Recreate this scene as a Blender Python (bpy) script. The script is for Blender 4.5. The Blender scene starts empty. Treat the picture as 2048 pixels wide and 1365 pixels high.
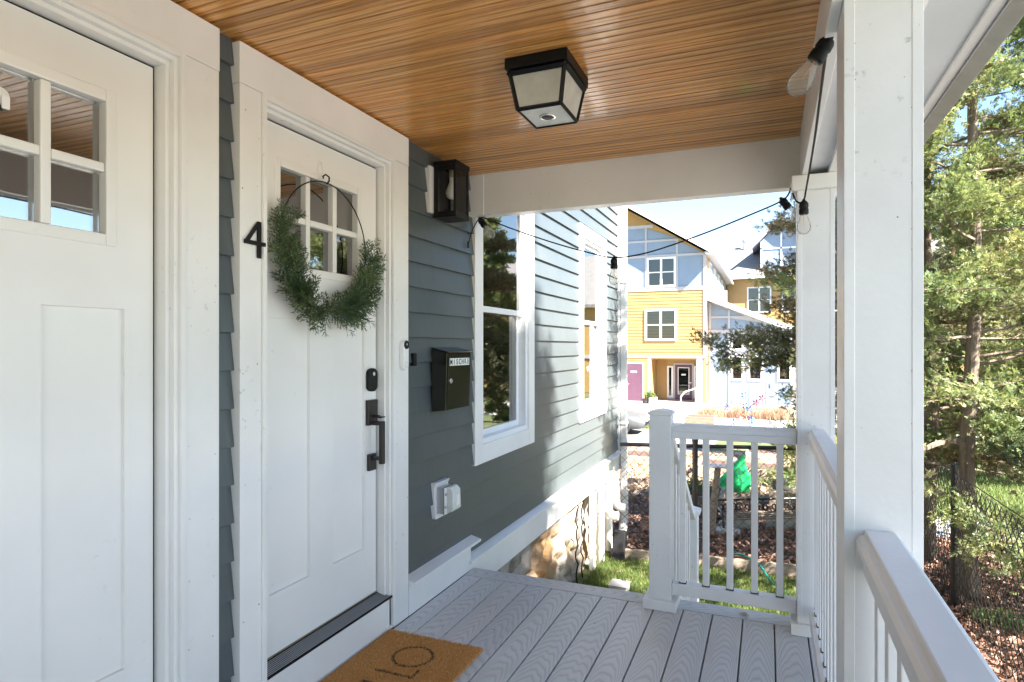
import bpy, math, random
import numpy as np
from mathutils import Vector, Matrix
R = math.radians
sc = bpy.context.scene
col = sc.collection
random.seed(7); rng = np.random.default_rng(7)

# ------------------------------------------------------------------ camera, sky, sun, exposure
cd = bpy.data.cameras.new('camera'); cam = bpy.data.objects.new('camera', cd); col.objects.link(cam)
cam.location = (0, 0, 1.333); cam.rotation_euler = (R(90), 0, R(22.56))
cd.sensor_width = 36; cd.lens = 21.62; cd.shift_y = 0.0056; cd.clip_start = 0.02; cd.clip_end = 2000
sc.camera = cam
SUN_AZ = R(-24)      # degrees from +X towards +Y (negative: a little behind the camera's right)
SUN_EL = R(44)
w = bpy.data.worlds.new('World'); sc.world = w; w.use_nodes = True
nt = w.node_tree; nt.nodes.clear()
sky = nt.nodes.new('ShaderNodeTexSky'); sky.sky_type = 'NISHITA'; sky.sun_disc = False
sky.sun_elevation = SUN_EL; sky.sun_rotation = R(90) - SUN_AZ
sky.air_density = 1.0; sky.dust_density = 0.2; sky.ozone_density = 1.8
bg = nt.nodes.new('ShaderNodeBackground'); bg.inputs['Strength'].default_value = 0.053
wo = nt.nodes.new('ShaderNodeOutputWorld')
nt.links.new(sky.outputs[0], bg.inputs[0]); nt.links.new(bg.outputs[0], wo.inputs[0])
sl = bpy.data.lights.new('sun', 'SUN'); sl.energy = 4.5; sl.angle = R(0.53); sl.color = (1, .94, .86)
so = bpy.data.objects.new('sun', sl); col.objects.link(so)
to_sun = Vector((math.cos(SUN_AZ)*math.cos(SUN_EL), math.sin(SUN_AZ)*math.cos(SUN_EL), math.sin(SUN_EL)))
so.rotation_euler = to_sun.to_track_quat('Z', 'Y').to_euler(); so.location = (6, 0, 9)
sc.view_settings.view_transform = 'Standard'; sc.view_settings.look = 'None'
sc.view_settings.exposure = 2.92; sc.view_settings.gamma = 1; sc.view_settings.use_curve_mapping = False
sc.render.engine = 'CYCLES'
sc.cycles.use_denoising = True; sc.cycles.max_bounces = 10; sc.cycles.diffuse_bounces = 5
sc.cycles.transparent_max_bounces = 16; sc.cycles.caustics_reflective = False; sc.cycles.caustics_refractive = False

# ------------------------------------------------------------------ materials
class NT:
    def __init__(s, name):
        s.m = bpy.data.materials.new(name); s.m.use_nodes = True; s.t = s.m.node_tree; s.t.nodes.clear()
        s.out = s.n('OutputMaterial')
    def n(s, typ, **kw):
        nd = s.t.nodes.new('ShaderNode' + typ)
        for k, v in kw.items():
            if hasattr(nd, k): setattr(nd, k, v)
            else: nd.inputs[k].default_value = v
        return nd
    def l(s, a, b): s.t.links.new(a, b)
    def coords(s, scale=(1, 1, 1), rand=0.0):
        tc = s.n('TexCoord'); mp = s.n('Mapping'); mp.inputs['Scale'].default_value = scale
        s.l(tc.outputs['Object'], mp.inputs['Vector'])
        if rand:
            oi = s.n('ObjectInfo'); mu = s.n('Math', operation='MULTIPLY'); s.l(oi.outputs['Random'], mu.inputs[0]); mu.inputs[1].default_value = rand
            cx = s.n('CombineXYZ'); s.l(mu.outputs[0], cx.inputs[0]); s.l(mu.outputs[0], cx.inputs[1]); s.l(mu.outputs[0], cx.inputs[2])
            s.l(cx.outputs[0], mp.inputs['Location'])
        return mp.outputs[0]
    def noise(s, vec, scale=5, detail=4, rough=.55, dist=0):
        nd = s.n('TexNoise'); s.l(vec, nd.inputs['Vector']); nd.inputs['Scale'].default_value = scale
        nd.inputs['Detail'].default_value = detail; nd.inputs['Roughness'].default_value = rough; nd.inputs['Distortion'].default_value = dist
        return nd.outputs['Fac']
    def ramp(s, fac, stops):
        r = s.n('ValToRGB'); s.l(fac, r.inputs[0]); e = r.color_ramp.elements
        while len(e) < len(stops): e.new(.5)
        for i, (p, c) in enumerate(stops):
            e[i].position = p; e[i].color = (c[0], c[1], c[2], 1) if not isinstance(c, (int, float)) else (c, c, c, 1)
        return r.outputs[0]
    def mix(s, fac, a, b, mode='MIX'):
        m = s.n('Mix', data_type='RGBA', blend_type=mode)
        for sock, v in ((m.inputs[0], fac), (m.inputs[6], a), (m.inputs[7], b)):
            if hasattr(v, 'is_linked'): s.l(v, sock)
            else: sock.default_value = v if not isinstance(v, tuple) else (v[0], v[1], v[2], 1)
        return m.outputs[2]
    def bump(s, h, strength=.3, dist=.01, prev=None):
        b = s.n('Bump'); s.l(h, b.inputs['Height']); b.inputs['Strength'].default_value = strength; b.inputs['Distance'].default_value = dist
        if prev: s.l(prev, b.inputs['Normal'])
        return b.outputs[0]
    def bsdf(s, colr, rough=.5, normal=None, metal=0, spec=.5, coat=0):
        p = s.n('BsdfPrincipled')
        for k, v in (('Base Color', colr), ('Roughness', rough), ('Metallic', metal)):
            if hasattr(v, 'is_linked'): s.l(v, p.inputs[k])
            else: p.inputs[k].default_value = (v[0], v[1], v[2], 1) if isinstance(v, tuple) else v
        p.inputs['Specular IOR Level'].default_value = spec; p.inputs['Coat Weight'].default_value = coat
        if normal: s.l(normal, p.inputs['Normal'])
        s.l(p.outputs[0], s.out.inputs[0]); return p

def mk_paint(name, c, rough=.45, var=.06, scale=3, speck=.0, bump=.12, bscale=60, stretch=(1, 1, 1), dirt=(.35, .3, .25)):
    k = NT(name); v = k.coords(stretch, 3.0)
    n1 = k.noise(v, scale, 5)
    d = tuple(max(0, x*(1-var*2.2)) for x in c); li = tuple(min(1, x*(1+var)) for x in c)
    cc = k.ramp(n1, [(.25, d), (.7, li)])
    if speck:
        n2 = k.noise(v, 38, 3, .6); n3 = k.noise(v, 2.3, 3)
        f = k.ramp(n2, [(.64, 0.0), (.70, 1.0)]); g = k.ramp(n3, [(.50, 0.0), (.75, 1.0)])
        mm = k.n('Math', operation='MULTIPLY'); k.l(f, mm.inputs[0]); k.l(g, mm.inputs[1])
        m2 = k.n('Math', operation='MULTIPLY'); k.l(mm.outputs[0], m2.inputs[0]); m2.inputs[1].default_value = speck
        cc = k.mix(m2.outputs[0], cc, dirt)
    k.bsdf(cc, rough, k.bump(k.noise(v, bscale, 3), bump, .004)); return k.m
def mk_plain(name, c, rough=.5, metal=0, var=.08, scale=12, spec=.5):
    k = NT(name); v = k.coords((1, 1, 1), 2.0); n1 = k.noise(v, scale, 4)
    k.bsdf(k.ramp(n1, [(.3, tuple(x*(1-var) for x in c)), (.7, tuple(min(1, x*(1+var)) for x in c))]), rough, k.bump(n1, .05, .003), metal, spec); return k.m

M = {}
M['white'] = mk_paint('white_paint', (.80, .79, .77), .38, .04, 2.5, .55)
M['post_white'] = mk_paint('post_white_paint', (.80, .80, .80), .42, .045, 3, .75, .2, 45)
M['door'] = mk_paint('door_paint', (.80, .785, .76), .35, .03, 2, .25, .06)
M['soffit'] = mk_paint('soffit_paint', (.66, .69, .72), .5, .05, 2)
M['vinyl'] = mk_paint('vinyl_white', (.82, .82, .82), .3, .03, 2)
M['black'] = mk_plain('black_metal', (.007, .007, .008), .45, spec=.22)
M['darkbronze'] = mk_plain('dark_bronze', (.018, .013, .013), .4)
M['rubber'] = mk_plain('black_rubber', (.010, .010, .011), .6, spec=.25)
M['blackgloss'] = mk_plain('black_gloss', (.010, .012, .008), .16)
M['galv'] = mk_plain('galvanised', (.5, .5, .52), .4, .6)
M['steel'] = mk_plain('bright_metal', (.75, .75, .75), .25, .9)
M['brass'] = mk_plain('brass', (.55, .42, .26), .35, .7)
M['paper'] = mk_plain('label_white', (.8, .8, .78), .5)
M['ink'] = mk_plain('ink_black', (.01, .01, .01), .6)
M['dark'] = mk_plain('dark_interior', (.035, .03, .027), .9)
M['curtain'] = mk_plain('curtain_cloth', (.62, .66, .60), .9)
M['pvc'] = mk_paint('pvc_pipe', (.80, .78, .74), .35, .03)
M['fence'] = mk_plain('black_vinyl_coating', (.018, .015, .013), .45)
M['greenplastic'] = mk_plain('green_plastic', (.02, .45, .13), .3)
M['hose'] = mk_plain('hose_green', (.01, .16, .13), .4)
M['tyre'] = mk_plain('tyre_rubber', (.02, .02, .02), .8)
M['carpaint'] = mk_plain('silver_car_paint', (.10, .105, .11), .35, .2)
M['pot'] = mk_plain('dark_pot', (.03, .03, .03), .5)
M['purple'] = mk_paint('purple_door_paint', (.125, .055, .09), .4, .05)
M['yellow'] = mk_paint('yellow_paint', (.42, .26, .095), .55, .04, 1.5)
M['bluegrey'] = mk_paint('blue_grey_panel', (.21, .28, .39), .55, .04, 1.2)
M['housetrim'] = mk_paint('far_trim', (.42, .42, .46), .5, .03)
M['concrete'] = mk_paint('concrete', (.50, .47, .43), .85, .10, 2, .0, .3)
M['oldwood'] = mk_paint('weathered_timber', (.30, .24, .18), .8, .2, 6, .3, .4, 40, (1, 8, 8))
M['palewood'] = mk_paint('pale_timber', (.50, .40, .30), .8, .15, 5, .2, .3, 40)
M['stone'] = mk_paint('garden_stone', (.42, .42, .38), .85, .25, 6, .3, .5, 20, (1, 1, 1), (.12, .2, .05))
M['bluepaint'] = mk_plain('blue_petal', (.05, .25, .75), .5)
M['redpaint'] = mk_plain('red_petal', (.45, .05, .08), .5)
M['orangeprint'] = mk_plain('orange_print', (.6, .2, .04), .5)
M['clearplastic'] = mk_plain('cloudy_plastic', (.66, .68, .64), .2)
M['carton'] = mk_plain('carton_print', (.42, .41, .40), .6)
M['coirbase'] = mk_plain('coir_base', (.60, .31, .095), .9)
M['groove'] = mk_plain('dark_groove_backing', (.10, .045, .014), .7)  # dark brown backing that shows in the gaps between ceiling boards
M['drygrass'] = mk_plain('dry_grass', (.50, .34, .22), .9)

k = NT('frosted_lamp_glass'); v = k.coords(); n = k.noise(v, 9, 4)
p = k.bsdf(k.ramp(n, [(.3, (.42, .43, .38)), (.7, (.62, .62, .57))]), .35); M['frost'] = k.m

def mk_glass(name, tint, refl=1.0, rough=.0, base=0.06):
    k = NT(name); tr = k.n('BsdfTransparent'); tr.inputs[0].default_value = (*tint, 1)
    gl = k.n('BsdfGlossy'); gl.inputs['Roughness'].default_value = rough; gl.inputs[0].default_value = (refl, refl, refl, 1)
    v = k.coords(); k.l(k.bump(k.noise(v, 2.2, 2), .035, .02), gl.inputs['Normal'])
    fr = k.n('Fresnel', IOR=1.6); ad = k.n('Math', operation='ADD'); k.l(fr.outputs[0], ad.inputs[0]); ad.inputs[1].default_value = base
    mx = k.n('MixShader'); k.l(ad.outputs[0], mx.inputs[0]); k.l(tr.outputs[0], mx.inputs[1]); k.l(gl.outputs[0], mx.inputs[2])
    k.l(mx.outputs[0], k.out.inputs[0]); return k.m
M['glass'] = mk_glass('window_glass', (.85, .89, .85), 1, .01, .20)
M['doorglass'] = mk_glass('door_glass', (.75, .75, .72), 1, .015, .30)
M['farglass'] = mk_glass('far_window_glass', (.5, .52, .52), .8, .02, .04)
k = NT('bulb_glass'); tr = k.n('BsdfTransparent'); tr.inputs[0].default_value = (.96, .95, .93, 1); gl = k.n('BsdfGlossy'); gl.inputs['Roughness'].default_value = .04
fr = k.n('LayerWeight', Blend=.10); df = k.n('BsdfTranslucent'); df.inputs[0].default_value = (.85, .84, .80, 1); dd = k.n('BsdfDiffuse'); dd.inputs[0].default_value = (.85, .84, .80, 1)
m0 = k.n('MixShader', Fac=.5); k.l(df.outputs[0], m0.inputs[1]); k.l(dd.outputs[0], m0.inputs[2])
m1 = k.n('MixShader', Fac=.20); k.l(tr.outputs[0], m1.inputs[1]); k.l(m0.outputs[0], m1.inputs[2])
m2 = k.n('MixShader'); k.l(fr.outputs['Fresnel'], m2.inputs[0]); k.l(m1.outputs[0], m2.inputs[1]); k.l(gl.outputs[0], m2.inputs[2]); k.l(m2.outputs[0], k.out.inputs[0]); M['bulb'] = k.m
M['lampglass'] = mk_glass('lantern_glass', (.97, .97, .97), .6, .02, -.02)
M['filament'] = mk_plain('filament', (.7, .35, .15), .4)

# clapboard paint: dark slate with faint vertical streaks
k = NT('slate_siding'); v = k.coords((1, 1, 1), 4.0)
n1 = k.noise(v, 1.6, 4); v2 = k.coords((1, 60, 3), 4.0); n2 = k.noise(v2, 1.5, 4)
c = k.ramp(n1, [(.25, (.066, .080, .086)), (.75, (.096, .114, .120))])
c = k.mix(.35, c, k.ramp(n2, [(.3, (.066, .080, .086)), (.75, (.104, .122, .128))]))
k.bsdf(c, k.ramp(n1, [(.3, .28), (.8, .42)]), k.bump(n2, .03, .002)); M['siding'] = k.m

# stained oak bead-board: grain along X, every board its own tone
k = NT('stained_oak'); v = k.coords((1.1, 9, 9), 9.0)
wv = k.n('TexWave', wave_type='BANDS', bands_direction='Y'); k.l(v, wv.inputs['Vector'])
wv.inputs['Scale'].default_value = 1.1; wv.inputs['Distortion'].default_value = 9; wv.inputs['Detail'].default_value = 3; wv.inputs['Detail Scale'].default_value = .5
vf = k.coords((5, 230, 230), 5.0); nf = k.noise(vf, 1, 3)
oi = k.n('ObjectInfo'); vl = k.coords((1, 1, 1)); nl = k.noise(vl, 2.0, 4, .6); vk = k.coords((5, 22, 22), 7.0); nk = k.noise(vk, 1.0, 2)
c = k.ramp(nf, [(.28, (.46, .195, .050)), (.5, (.72, .355, .100)), (.74, (.90, .53, .19))])
c = k.mix(k.ramp(wv.outputs['Fac'], [(.0, .55), (.30, .12), (.6, .0)]), c, (.26, .095, .024))
c = k.mix(k.ramp(nl, [(.56, 0.0), (.78, .45)]), c, (.30, .15, .06))
c = k.mix(k.ramp(nk, [(.74, 0.0), (.82, .7)]), c, (.16, .06, .02))
c = k.mix(1.0, c, k.ramp(oi.outputs['Random'], [(0, (.66, .60, .54)), (.3, (1, 1, 1)), (.6, (.84, .78, .70)), (.8, (1.08, 1.02, .95)), (1, (.92, .80, .66))]), 'MULTIPLY')
k.bsdf(c, .30, k.bump(nf, .06, .002), 0, .5, .2); M['oak'] = k.m

# grey composite decking, embossed cathedral grain along Y
def mk_deck(name, axis):
    k = NT(name); v1 = k.coords((1, 1, 1), 2.0); v = k.coords((7, .8, 1) if axis == 'Y' else (.8, 7, 1), 11.0)
    at = k.n('Attribute', attribute_name='across'); sq = k.n('Math', operation='POWER'); ab = k.n('Math', operation='ABSOLUTE')
    k.l(at.outputs['Fac'], ab.inputs[0]); k.l(ab.outputs[0], sq.inputs[0]); sq.inputs[1].default_value = 2.4
    sp = k.n('SeparateXYZ'); k.l(v1, sp.inputs[0]); al = k.n('Math', operation='MULTIPLY'); k.l(sp.outputs[1 if axis == 'Y' else 0], al.inputs[0]); al.inputs[1].default_value = 4.2
    oi = k.n('ObjectInfo'); am = k.n('MapRange'); k.l(oi.outputs['Random'], am.inputs[0]); am.inputs[3].default_value = .45; am.inputs[4].default_value = 1.5
    m1 = k.n('Math', operation='MULTIPLY'); k.l(sq.outputs[0], m1.inputs[0]); k.l(am.outputs[0], m1.inputs[1])
    a1 = k.n('Math', operation='ADD'); k.l(al.outputs[0], a1.inputs[0]); k.l(m1.outputs[0], a1.inputs[1])
    nz = k.noise(v, 1.0, 3, .5); m2 = k.n('Math', operation='MULTIPLY'); k.l(nz, m2.inputs[0]); m2.inputs[1].default_value = 2.2
    a2 = k.n('Math', operation='ADD'); k.l(a1.outputs[0], a2.inputs[0]); k.l(m2.outputs[0], a2.inputs[1])
    m3 = k.n('Math', operation='MULTIPLY'); k.l(a2.outputs[0], m3.inputs[0]); m3.inputs[1].default_value = 22.0
    sn = k.n('Math', operation='SINE'); k.l(m3.outputs[0], sn.inputs[0]); h = k.n('MapRange'); k.l(sn.outputs[0], h.inputs[0]); h.inputs[1].default_value = -1
    n1 = k.noise(v1, 2.6, 4); n2 = k.noise(v1, 170, 2)
    c = k.ramp(h.outputs[0], [(.05, (.50, .495, .49)), (.3, (.595, .59, .58)), (.95, (.625, .62, .61))])
    c = k.mix(k.ramp(n1, [(.50, 0.0), (.78, .5)]), c, (.48, .44, .42))
    c = k.mix(.8, c, k.ramp(oi.outputs['Random'], [(0, (.88, .88, .90)), (.5, (1, 1, 1)), (1, (.98, .94, .93))]), 'MULTIPLY')
    b = k.bump(h.outputs[0], .22, .0025); b = k.bump(n2, .15, .002, b)
    k.bsdf(c, .48, b); return k.m
M['deck'] = mk_deck('grey_composite_deck', 'Y'); M['deckx'] = mk_deck('grey_composite_border', 'X')

# rubble foundation
k = NT('rubble_foundation'); v = k.coords((1, 1, 1)); n1 = k.noise(v, 3.2, 6, .65); n2 = k.noise(v, 1.3, 3); n3 = k.noise(v, 20, 4)
c = k.ramp(n1, [(.28, (.10, .085, .07)), (.42, (.22, .19, .155)), (.55, (.36, .32, .27)), (.75, (.40, .37, .33))])
c = k.mix(k.ramp(n2, [(.50, 0.0), (.66, .75)]), c, (.36, .19, .065))
k.bsdf(c, .9, k.bump(n3, .5, .02, k.bump(n1, .8, .06))); M['rubble'] = k.m

def mk_ground(name, stops, scale=6, bump=.5, c2=None, s2=.5):
    k = NT(name); v = k.coords(); n1 = k.noise(v, scale, 6, .65); c = k.ramp(n1, stops)
    if c2: c = k.mix(k.ramp(k.noise(v, s2, 3), [(.45, 0.0), (.62, .7)]), c, c2)
    k.bsdf(c, .95, k.bump(k.noise(v, scale*6, 4), bump, .03)); return k.m
M['lawn'] = mk_ground('lawn_soil', [(.3, (.045, .07, .018)), (.55, (.09, .13, .035)), (.75, (.17, .17, .075))], 5, .5, (.20, .16, .09), 1.2)
M['mulch'] = mk_ground('leaf_mulch', [(.3, (.05, .032, .024)), (.5, (.13, .078, .055)), (.7, (.24, .15, .11))], 22, .9)
M['chips'] = mk_ground('wood_chip_ground', [(.3, (.26, .18, .125)), (.5, (.42, .31, .22)), (.72, (.54, .43, .33))], 9, .7, (.34, .26, .19), .6)
M['road'] = mk_ground('pale_road', [(.3, (.19, .18, .17)), (.7, (.26, .25, .235))], 12, .3)
M['path'] = mk_ground('concrete_path', [(.3, (.44, .42, .395)), (.7, (.55, .53, .50))], 8, .3)

def attr_mat(name, stops, rough=.6, trans=.35, tcol=None):
    k = NT(name); a = k.n('Attribute', attribute_name='tint'); c = k.ramp(a.outputs['Fac'], stops)
    p = k.n('BsdfPrincipled'); k.l(c, p.inputs['Base Color']); p.inputs['Roughness'].default_value = rough
    if trans:
        tr = k.n('BsdfTranslucent'); k.l(k.mix(.5, c, tcol or (.5, .6, .2)), tr.inputs[0])
        mx = k.n('MixShader', Fac=trans); k.l(p.outputs[0], mx.inputs[1]); k.l(tr.outputs[0], mx.inputs[2]); k.l(mx.outputs[0], k.out.inputs[0])
    else: k.l(p.outputs[0], k.out.inputs[0])
    return k.m
M['cedar_g'] = attr_mat('cedar_foliage_green', [(0, (.055, .095, .05)), (.35, (.13, .185, .07)), (.7, (.29, .31, .12)), (1, (.45, .38, .19))], .55, .42, (.24, .28, .08))
M['cedar_u'] = attr_mat('cedar_foliage_bluish', [(0, (.06, .105, .08)), (.4, (.115, .18, .115)), (.75, (.22, .27, .14)), (1, (.38, .34, .23))], .55, .40, (.20, .28, .12))
M['cedar_b'] = attr_mat('cedar_foliage_bronze', [(0, (.045, .07, .04)), (.35, (.10, .125, .055)), (.65, (.20, .17, .08)), (1, (.42, .25, .14))], .55, .40, (.24, .22, .08))
M['wreath'] = attr_mat('wreath_sprigs', [(0, (.022, .045, .022)), (.55, (.06, .105, .042)), (.9, (.14, .19, .075)), (1, (.22, .17, .08))], .5, .12)
M['leaf'] = attr_mat('fallen_leaf', [(0, (.10, .05, .035)), (.35, (.22, .12, .085)), (.7, (.36, .19, .12)), (1, (.42, .33, .27))], .75, .15, (.5, .25, .12))
M['blade'] = attr_mat('grass_blade', [(0, (.05, .09, .02)), (.5, (.10, .16, .035)), (.85, (.20, .22, .07)), (1, (.36, .28, .14))], .6, .3, (.3, .4, .08))
M['coir'] = attr_mat('coir_fibre', [(0, (.42, .20, .055)), (.5, (.70, .37, .115)), (.93, (.82, .50, .19)), (1, (.88, .72, .48))], .8, 0)
M['coir_ink'] = attr_mat('coir_printed', [(0, (.018, .012, .008)), (.8, (.05, .03, .018)), (1, (.12, .07, .03))], .8, 0)
M['shrub'] = attr_mat('shrub_leaf', [(0, (.04, .09, .03)), (.6, (.10, .17, .05)), (1, (.2, .24, .08))], .6, .3)
M['dry'] = attr_mat('dry_stems', [(0, (.28, .17, .10)), (.6, (.46, .31, .20)), (1, (.6, .46, .34))], .8, .2, (.5, .35, .2))
k = NT('cedar_bark'); v = k.coords((30, 30, 3)); n1 = k.noise(v, 1, 5); k.bsdf(k.ramp(n1, [(.3, (.085, .062, .046)), (.7, (.26, .20, .15))]), .9, k.bump(n1, .9, .02)); M['bark'] = k.m
k = NT('roof_shingles'); v = k.coords((1, 1, 1)); br = k.n('TexBrick'); k.l(v, br.inputs['Vector']); br.inputs['Scale'].default_value = 4
br.inputs['Color1'].default_value = (.20, .195, .19, 1); br.inputs['Color2'].default_value = (.26, .25, .24, 1); br.inputs['Mortar'].default_value = (.14, .14, .14, 1)
k.bsdf(br.outputs[0], .9); M['shingle'] = k.m

# ------------------------------------------------------------------ mesh helpers
class MB:
    def __init__(s): s.v = []; s.f = []
    def add(s, vs, fs):
        o = len(s.v); s.v += [tuple(q) for q in vs]; s.f += [tuple(i+o for i in q) for q in fs]; return s
    def box(s, x0, y0, z0, x1, y1, z1):
        x0, x1 = sorted((x0, x1)); y0, y1 = sorted((y0, y1)); z0, z1 = sorted((z0, z1))
        return s.add([(x0, y0, z0), (x1, y0, z0), (x1, y1, z0), (x0, y1, z0), (x0, y0, z1), (x1, y0, z1), (x1, y1, z1), (x0, y1, z1)],
                     [(0, 3, 2, 1), (4, 5, 6, 7), (0, 1, 5, 4), (1, 2, 6, 5), (2, 3, 7, 6), (3, 0, 4, 7)])
    def prism(s, pts, axis, a0, a1):     # pts: CCW in the plane of the two other axes (x:yz, y:xz, z:xy)
        n = len(pts)
        def mk(p, a): return (a, p[0], p[1]) if axis == 'x' else ((p[0], a, p[1]) if axis == 'y' else (p[0], p[1], a))
        vs = [mk(p, a0) for p in pts] + [mk(p, a1) for p in pts]
        return s.add(vs, [tuple(range(n))[::-1], tuple(range(n, 2*n))] + [(i, (i+1) % n, n+(i+1) % n, n+i) for i in range(n)])
    def tube(s, pts, r, n=6, caps=True):
        pts = [Vector(p) for p in pts]; rs = r if isinstance(r, (list, tuple)) else [r]*len(pts); vs = []; fs = []
        up = None
        for i, p in enumerate(pts):
            d = (pts[min(i+1, len(pts)-1)] - pts[max(i-1, 0)]).normalized()
            if up is None:
                up = Vector((0, 0, 1)) if abs(d.z) < .9 else Vector((1, 0, 0))
            a = d.cross(up); a = a.normalized() if a.length > 1e-6 else Vector((1, 0, 0)); b = a.cross(d).normalized(); up = b
            for j in range(n):
                t = 2*math.pi*j/n; vs.append(p + a*math.cos(t)*rs[i] + b*math.sin(t)*rs[i])
        for i in range(len(pts)-1):
            for j in range(n): fs.append((i*n+j, i*n+(j+1) % n, (i+1)*n+(j+1) % n, (i+1)*n+j))
        if caps: fs += [tuple(range(n))[::-1], tuple(range((len(pts)-1)*n, len(pts)*n))]
        return s.add(vs, fs)
    def lathe(s, prof, base, axis=(0, 0, 1), n=16):     # prof: (radius, height) along axis from base
        ax = Vector(axis).normalized(); a = ax.orthogonal().normalized(); b = ax.cross(a); base = Vector(base); vs = []; fs = []
        for r, h in prof:
            for j in range(n):
                t = 2*math.pi*j/n; vs.append(base + ax*h + (a*math.cos(t) + b*math.sin(t))*r)
        for i in range(len(prof)-1):
            for j in range(n): fs.append((i*n+j, i*n+(j+1) % n, (i+1)*n+(j+1) % n, (i+1)*n+j))
        fs += [tuple(range(n))[::-1], tuple(range((len(prof)-1)*n, len(prof)*n))]
        return s.add(vs, fs)
    def build(s, name, mat, parent=None, bevel=0, smooth=False, loc=None, kind=None, label=None):
        vs = np.array(s.v, dtype=float)
        if parent is not None: org = ORG[parent]
        else: org = np.array(loc if loc is not None else ((vs[:, 0].min()+vs[:, 0].max())/2, (vs[:, 1].min()+vs[:, 1].max())/2, vs[:, 2].min()))
        me = bpy.data.meshes.new(name); me.from_pydata((vs-org).tolist(), [], s.f); me.update()
        if smooth: me.polygons.foreach_set('use_smooth', [True]*len(me.polygons))
        return link(name, me, mat, parent, org, bevel, kind, label)
ORG = {}
def link(name, me, mat, parent, org, bevel=0, kind=None, label=None):
    o = bpy.data.objects.new(name, me); col.objects.link(o)
    if mat: me.materials.append(M[mat] if isinstance(mat, str) else mat)
    ORG[o] = np.array(org, dtype=float)
    if parent is not None: o.parent = parent
    else: o.location = tuple(org)
    if bevel:
        b = o.modifiers.new('bevel', 'BEVEL'); b.width = bevel; b.segments = 2; b.limit_method = 'ANGLE'; b.angle_limit = R(40)
    if kind: o['kind'] = kind
    if label: o['label'] = label
    return o
def tag(o, label, cat, group=None):
    o['label'] = label; o['category'] = cat
    if group: o['group'] = group
    return o
def thing(name, loc, label, cat, group=None):
    o = bpy.data.objects.new(name, None); col.objects.link(o); o.location = loc; ORG[o] = np.array(loc, dtype=float); o.empty_display_size = .1
    return tag(o, label, cat, group)
def B(name, mat, parent, *a, bevel=.0025, **kw): return MB().box(*a).build(name, mat, parent, bevel, **kw)
def fast_mesh(name, V, F, mat, parent=None, tint=None, org=(0, 0, 0), kind=None):
    """V (n,3), F (m,3) triangles as arrays"""
    me = bpy.data.meshes.new(name); V = np.asarray(V, dtype=np.float32) - np.asarray(org, dtype=np.float32)
    me.vertices.add(len(V)); me.vertices.foreach_set('co', V.ravel())
    me.loops.add(F.size); me.loops.foreach_set('vertex_index', F.astype(np.int32).ravel())
    me.polygons.add(len(F)); me.polygons.foreach_set('loop_start', np.arange(0, F.size, 3, dtype=np.int32))
    me.update(calc_edges=True)
    if tint is not None:
        at = me.attributes.new('tint', 'FLOAT', 'POINT'); at.data.foreach_set('value', np.asarray(tint, dtype=np.float32))
    return link(name, me, mat, parent, org, 0, kind)
def rotations(n, axis_dirs, roll):
    """local frames: x along axis_dirs, z up-ish rolled"""
    d = axis_dirs/np.linalg.norm(axis_dirs, axis=1, keepdims=True)
    up = np.tile([0., 0, 1], (n, 1)); up[np.abs(d[:, 2]) > .95] = [1, 0, 0]
    a = np.cross(up, d); a /= np.linalg.norm(a, axis=1, keepdims=True); b = np.cross(d, a)
    c, s_ = np.cos(roll)[:, None], np.sin(roll)[:, None]
    return d, a*c + b*s_, b*c - a*s_
def instance(tv, tf, pos, dirs, roll, scale):
    n = len(pos); x, y, z = rotations(n, dirs, roll); sc_ = np.asarray(scale).reshape(-1, 1, 1)
    V = (tv[None, :, 0:1]*x[:, None, :] + tv[None, :, 1:2]*y[:, None, :] + tv[None, :, 2:3]*z[:, None, :])*sc_ + pos[:, None, :]
    F = tf[None] + (np.arange(n)*len(tv))[:, None, None]
    return V.reshape(-1, 3), F.reshape(-1, 3)
def text_mesh(s, size, ext=.0005, bold=0):
    cu = bpy.data.curves.new('text', 'FONT'); cu.body = s; cu.size = size; cu.extrude = ext; cu.align_x = 'CENTER'; cu.align_y = 'CENTER'; cu.offset = bold; cu.resolution_u = 3
    t = bpy.data.objects.new('text', cu); col.objects.link(t); dg = bpy.context.evaluated_depsgraph_get(); dg.update()
    me = bpy.data.meshes.new_from_object(t.evaluated_get(dg)); col.objects.unlink(t); bpy.data.objects.remove(t); bpy.data.curves.remove(cu)
    vs = [tuple(q.co) for q in me.vertices]; fs = [tuple(pl.vertices) for pl in me.polygons]; bpy.data.meshes.remove(me)
    return vs, fs
def structure(o): o['kind'] = 'structure'; return o
G = -.92           # ground level beside the porch
# ------------------------------------------------------------------ the ground
def terrain(Y): return float(np.interp(Y, [-60, 8, 23, 33, 400], [G, G, -2.05, -2.22, -2.22]))
ys = [-60, -20, -5, 0, 3, 6, 8, 11, 14, 17, 20, 23, 27, 31, 36, 60, 120, 400]; xs = [-300, -60, -20, -8, -3, 0, 3, 8, 20, 60, 300]
mb = MB(); mb.add([(x, y, terrain(y)) for y in ys for x in xs], [(j*len(xs)+i, j*len(xs)+i+1, (j+1)*len(xs)+i+1, (j+1)*len(xs)+i) for j in range(len(ys)-1) for i in range(len(xs)-1)])
structure(mb.build('ground', 'lawn', loc=(0, 0, 0)))
def sheet(name, mat, poly, lift):      # poly of (x,y) strips: list of (y, x0, x1)
    mb = MB(); n = len(poly)
    mb.add([(x, y, terrain(y)+lift) for (y, a, b) in poly for x in (a, b)], [(2*i, 2*i+1, 2*i+3, 2*i+2) for i in range(n-1)])
    return structure(mb.build(name, mat, loc=(0, 0, 0)))
sheet('mulch_bed', 'mulch', [(-4.0, .40, 7), (3.4, .42, 7), (6.3, .55, 7), (6.62, -1.5, 7), (8, -4, 7), (8.9, -4, 7), (9.3, -4, 7)], .012)
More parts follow.
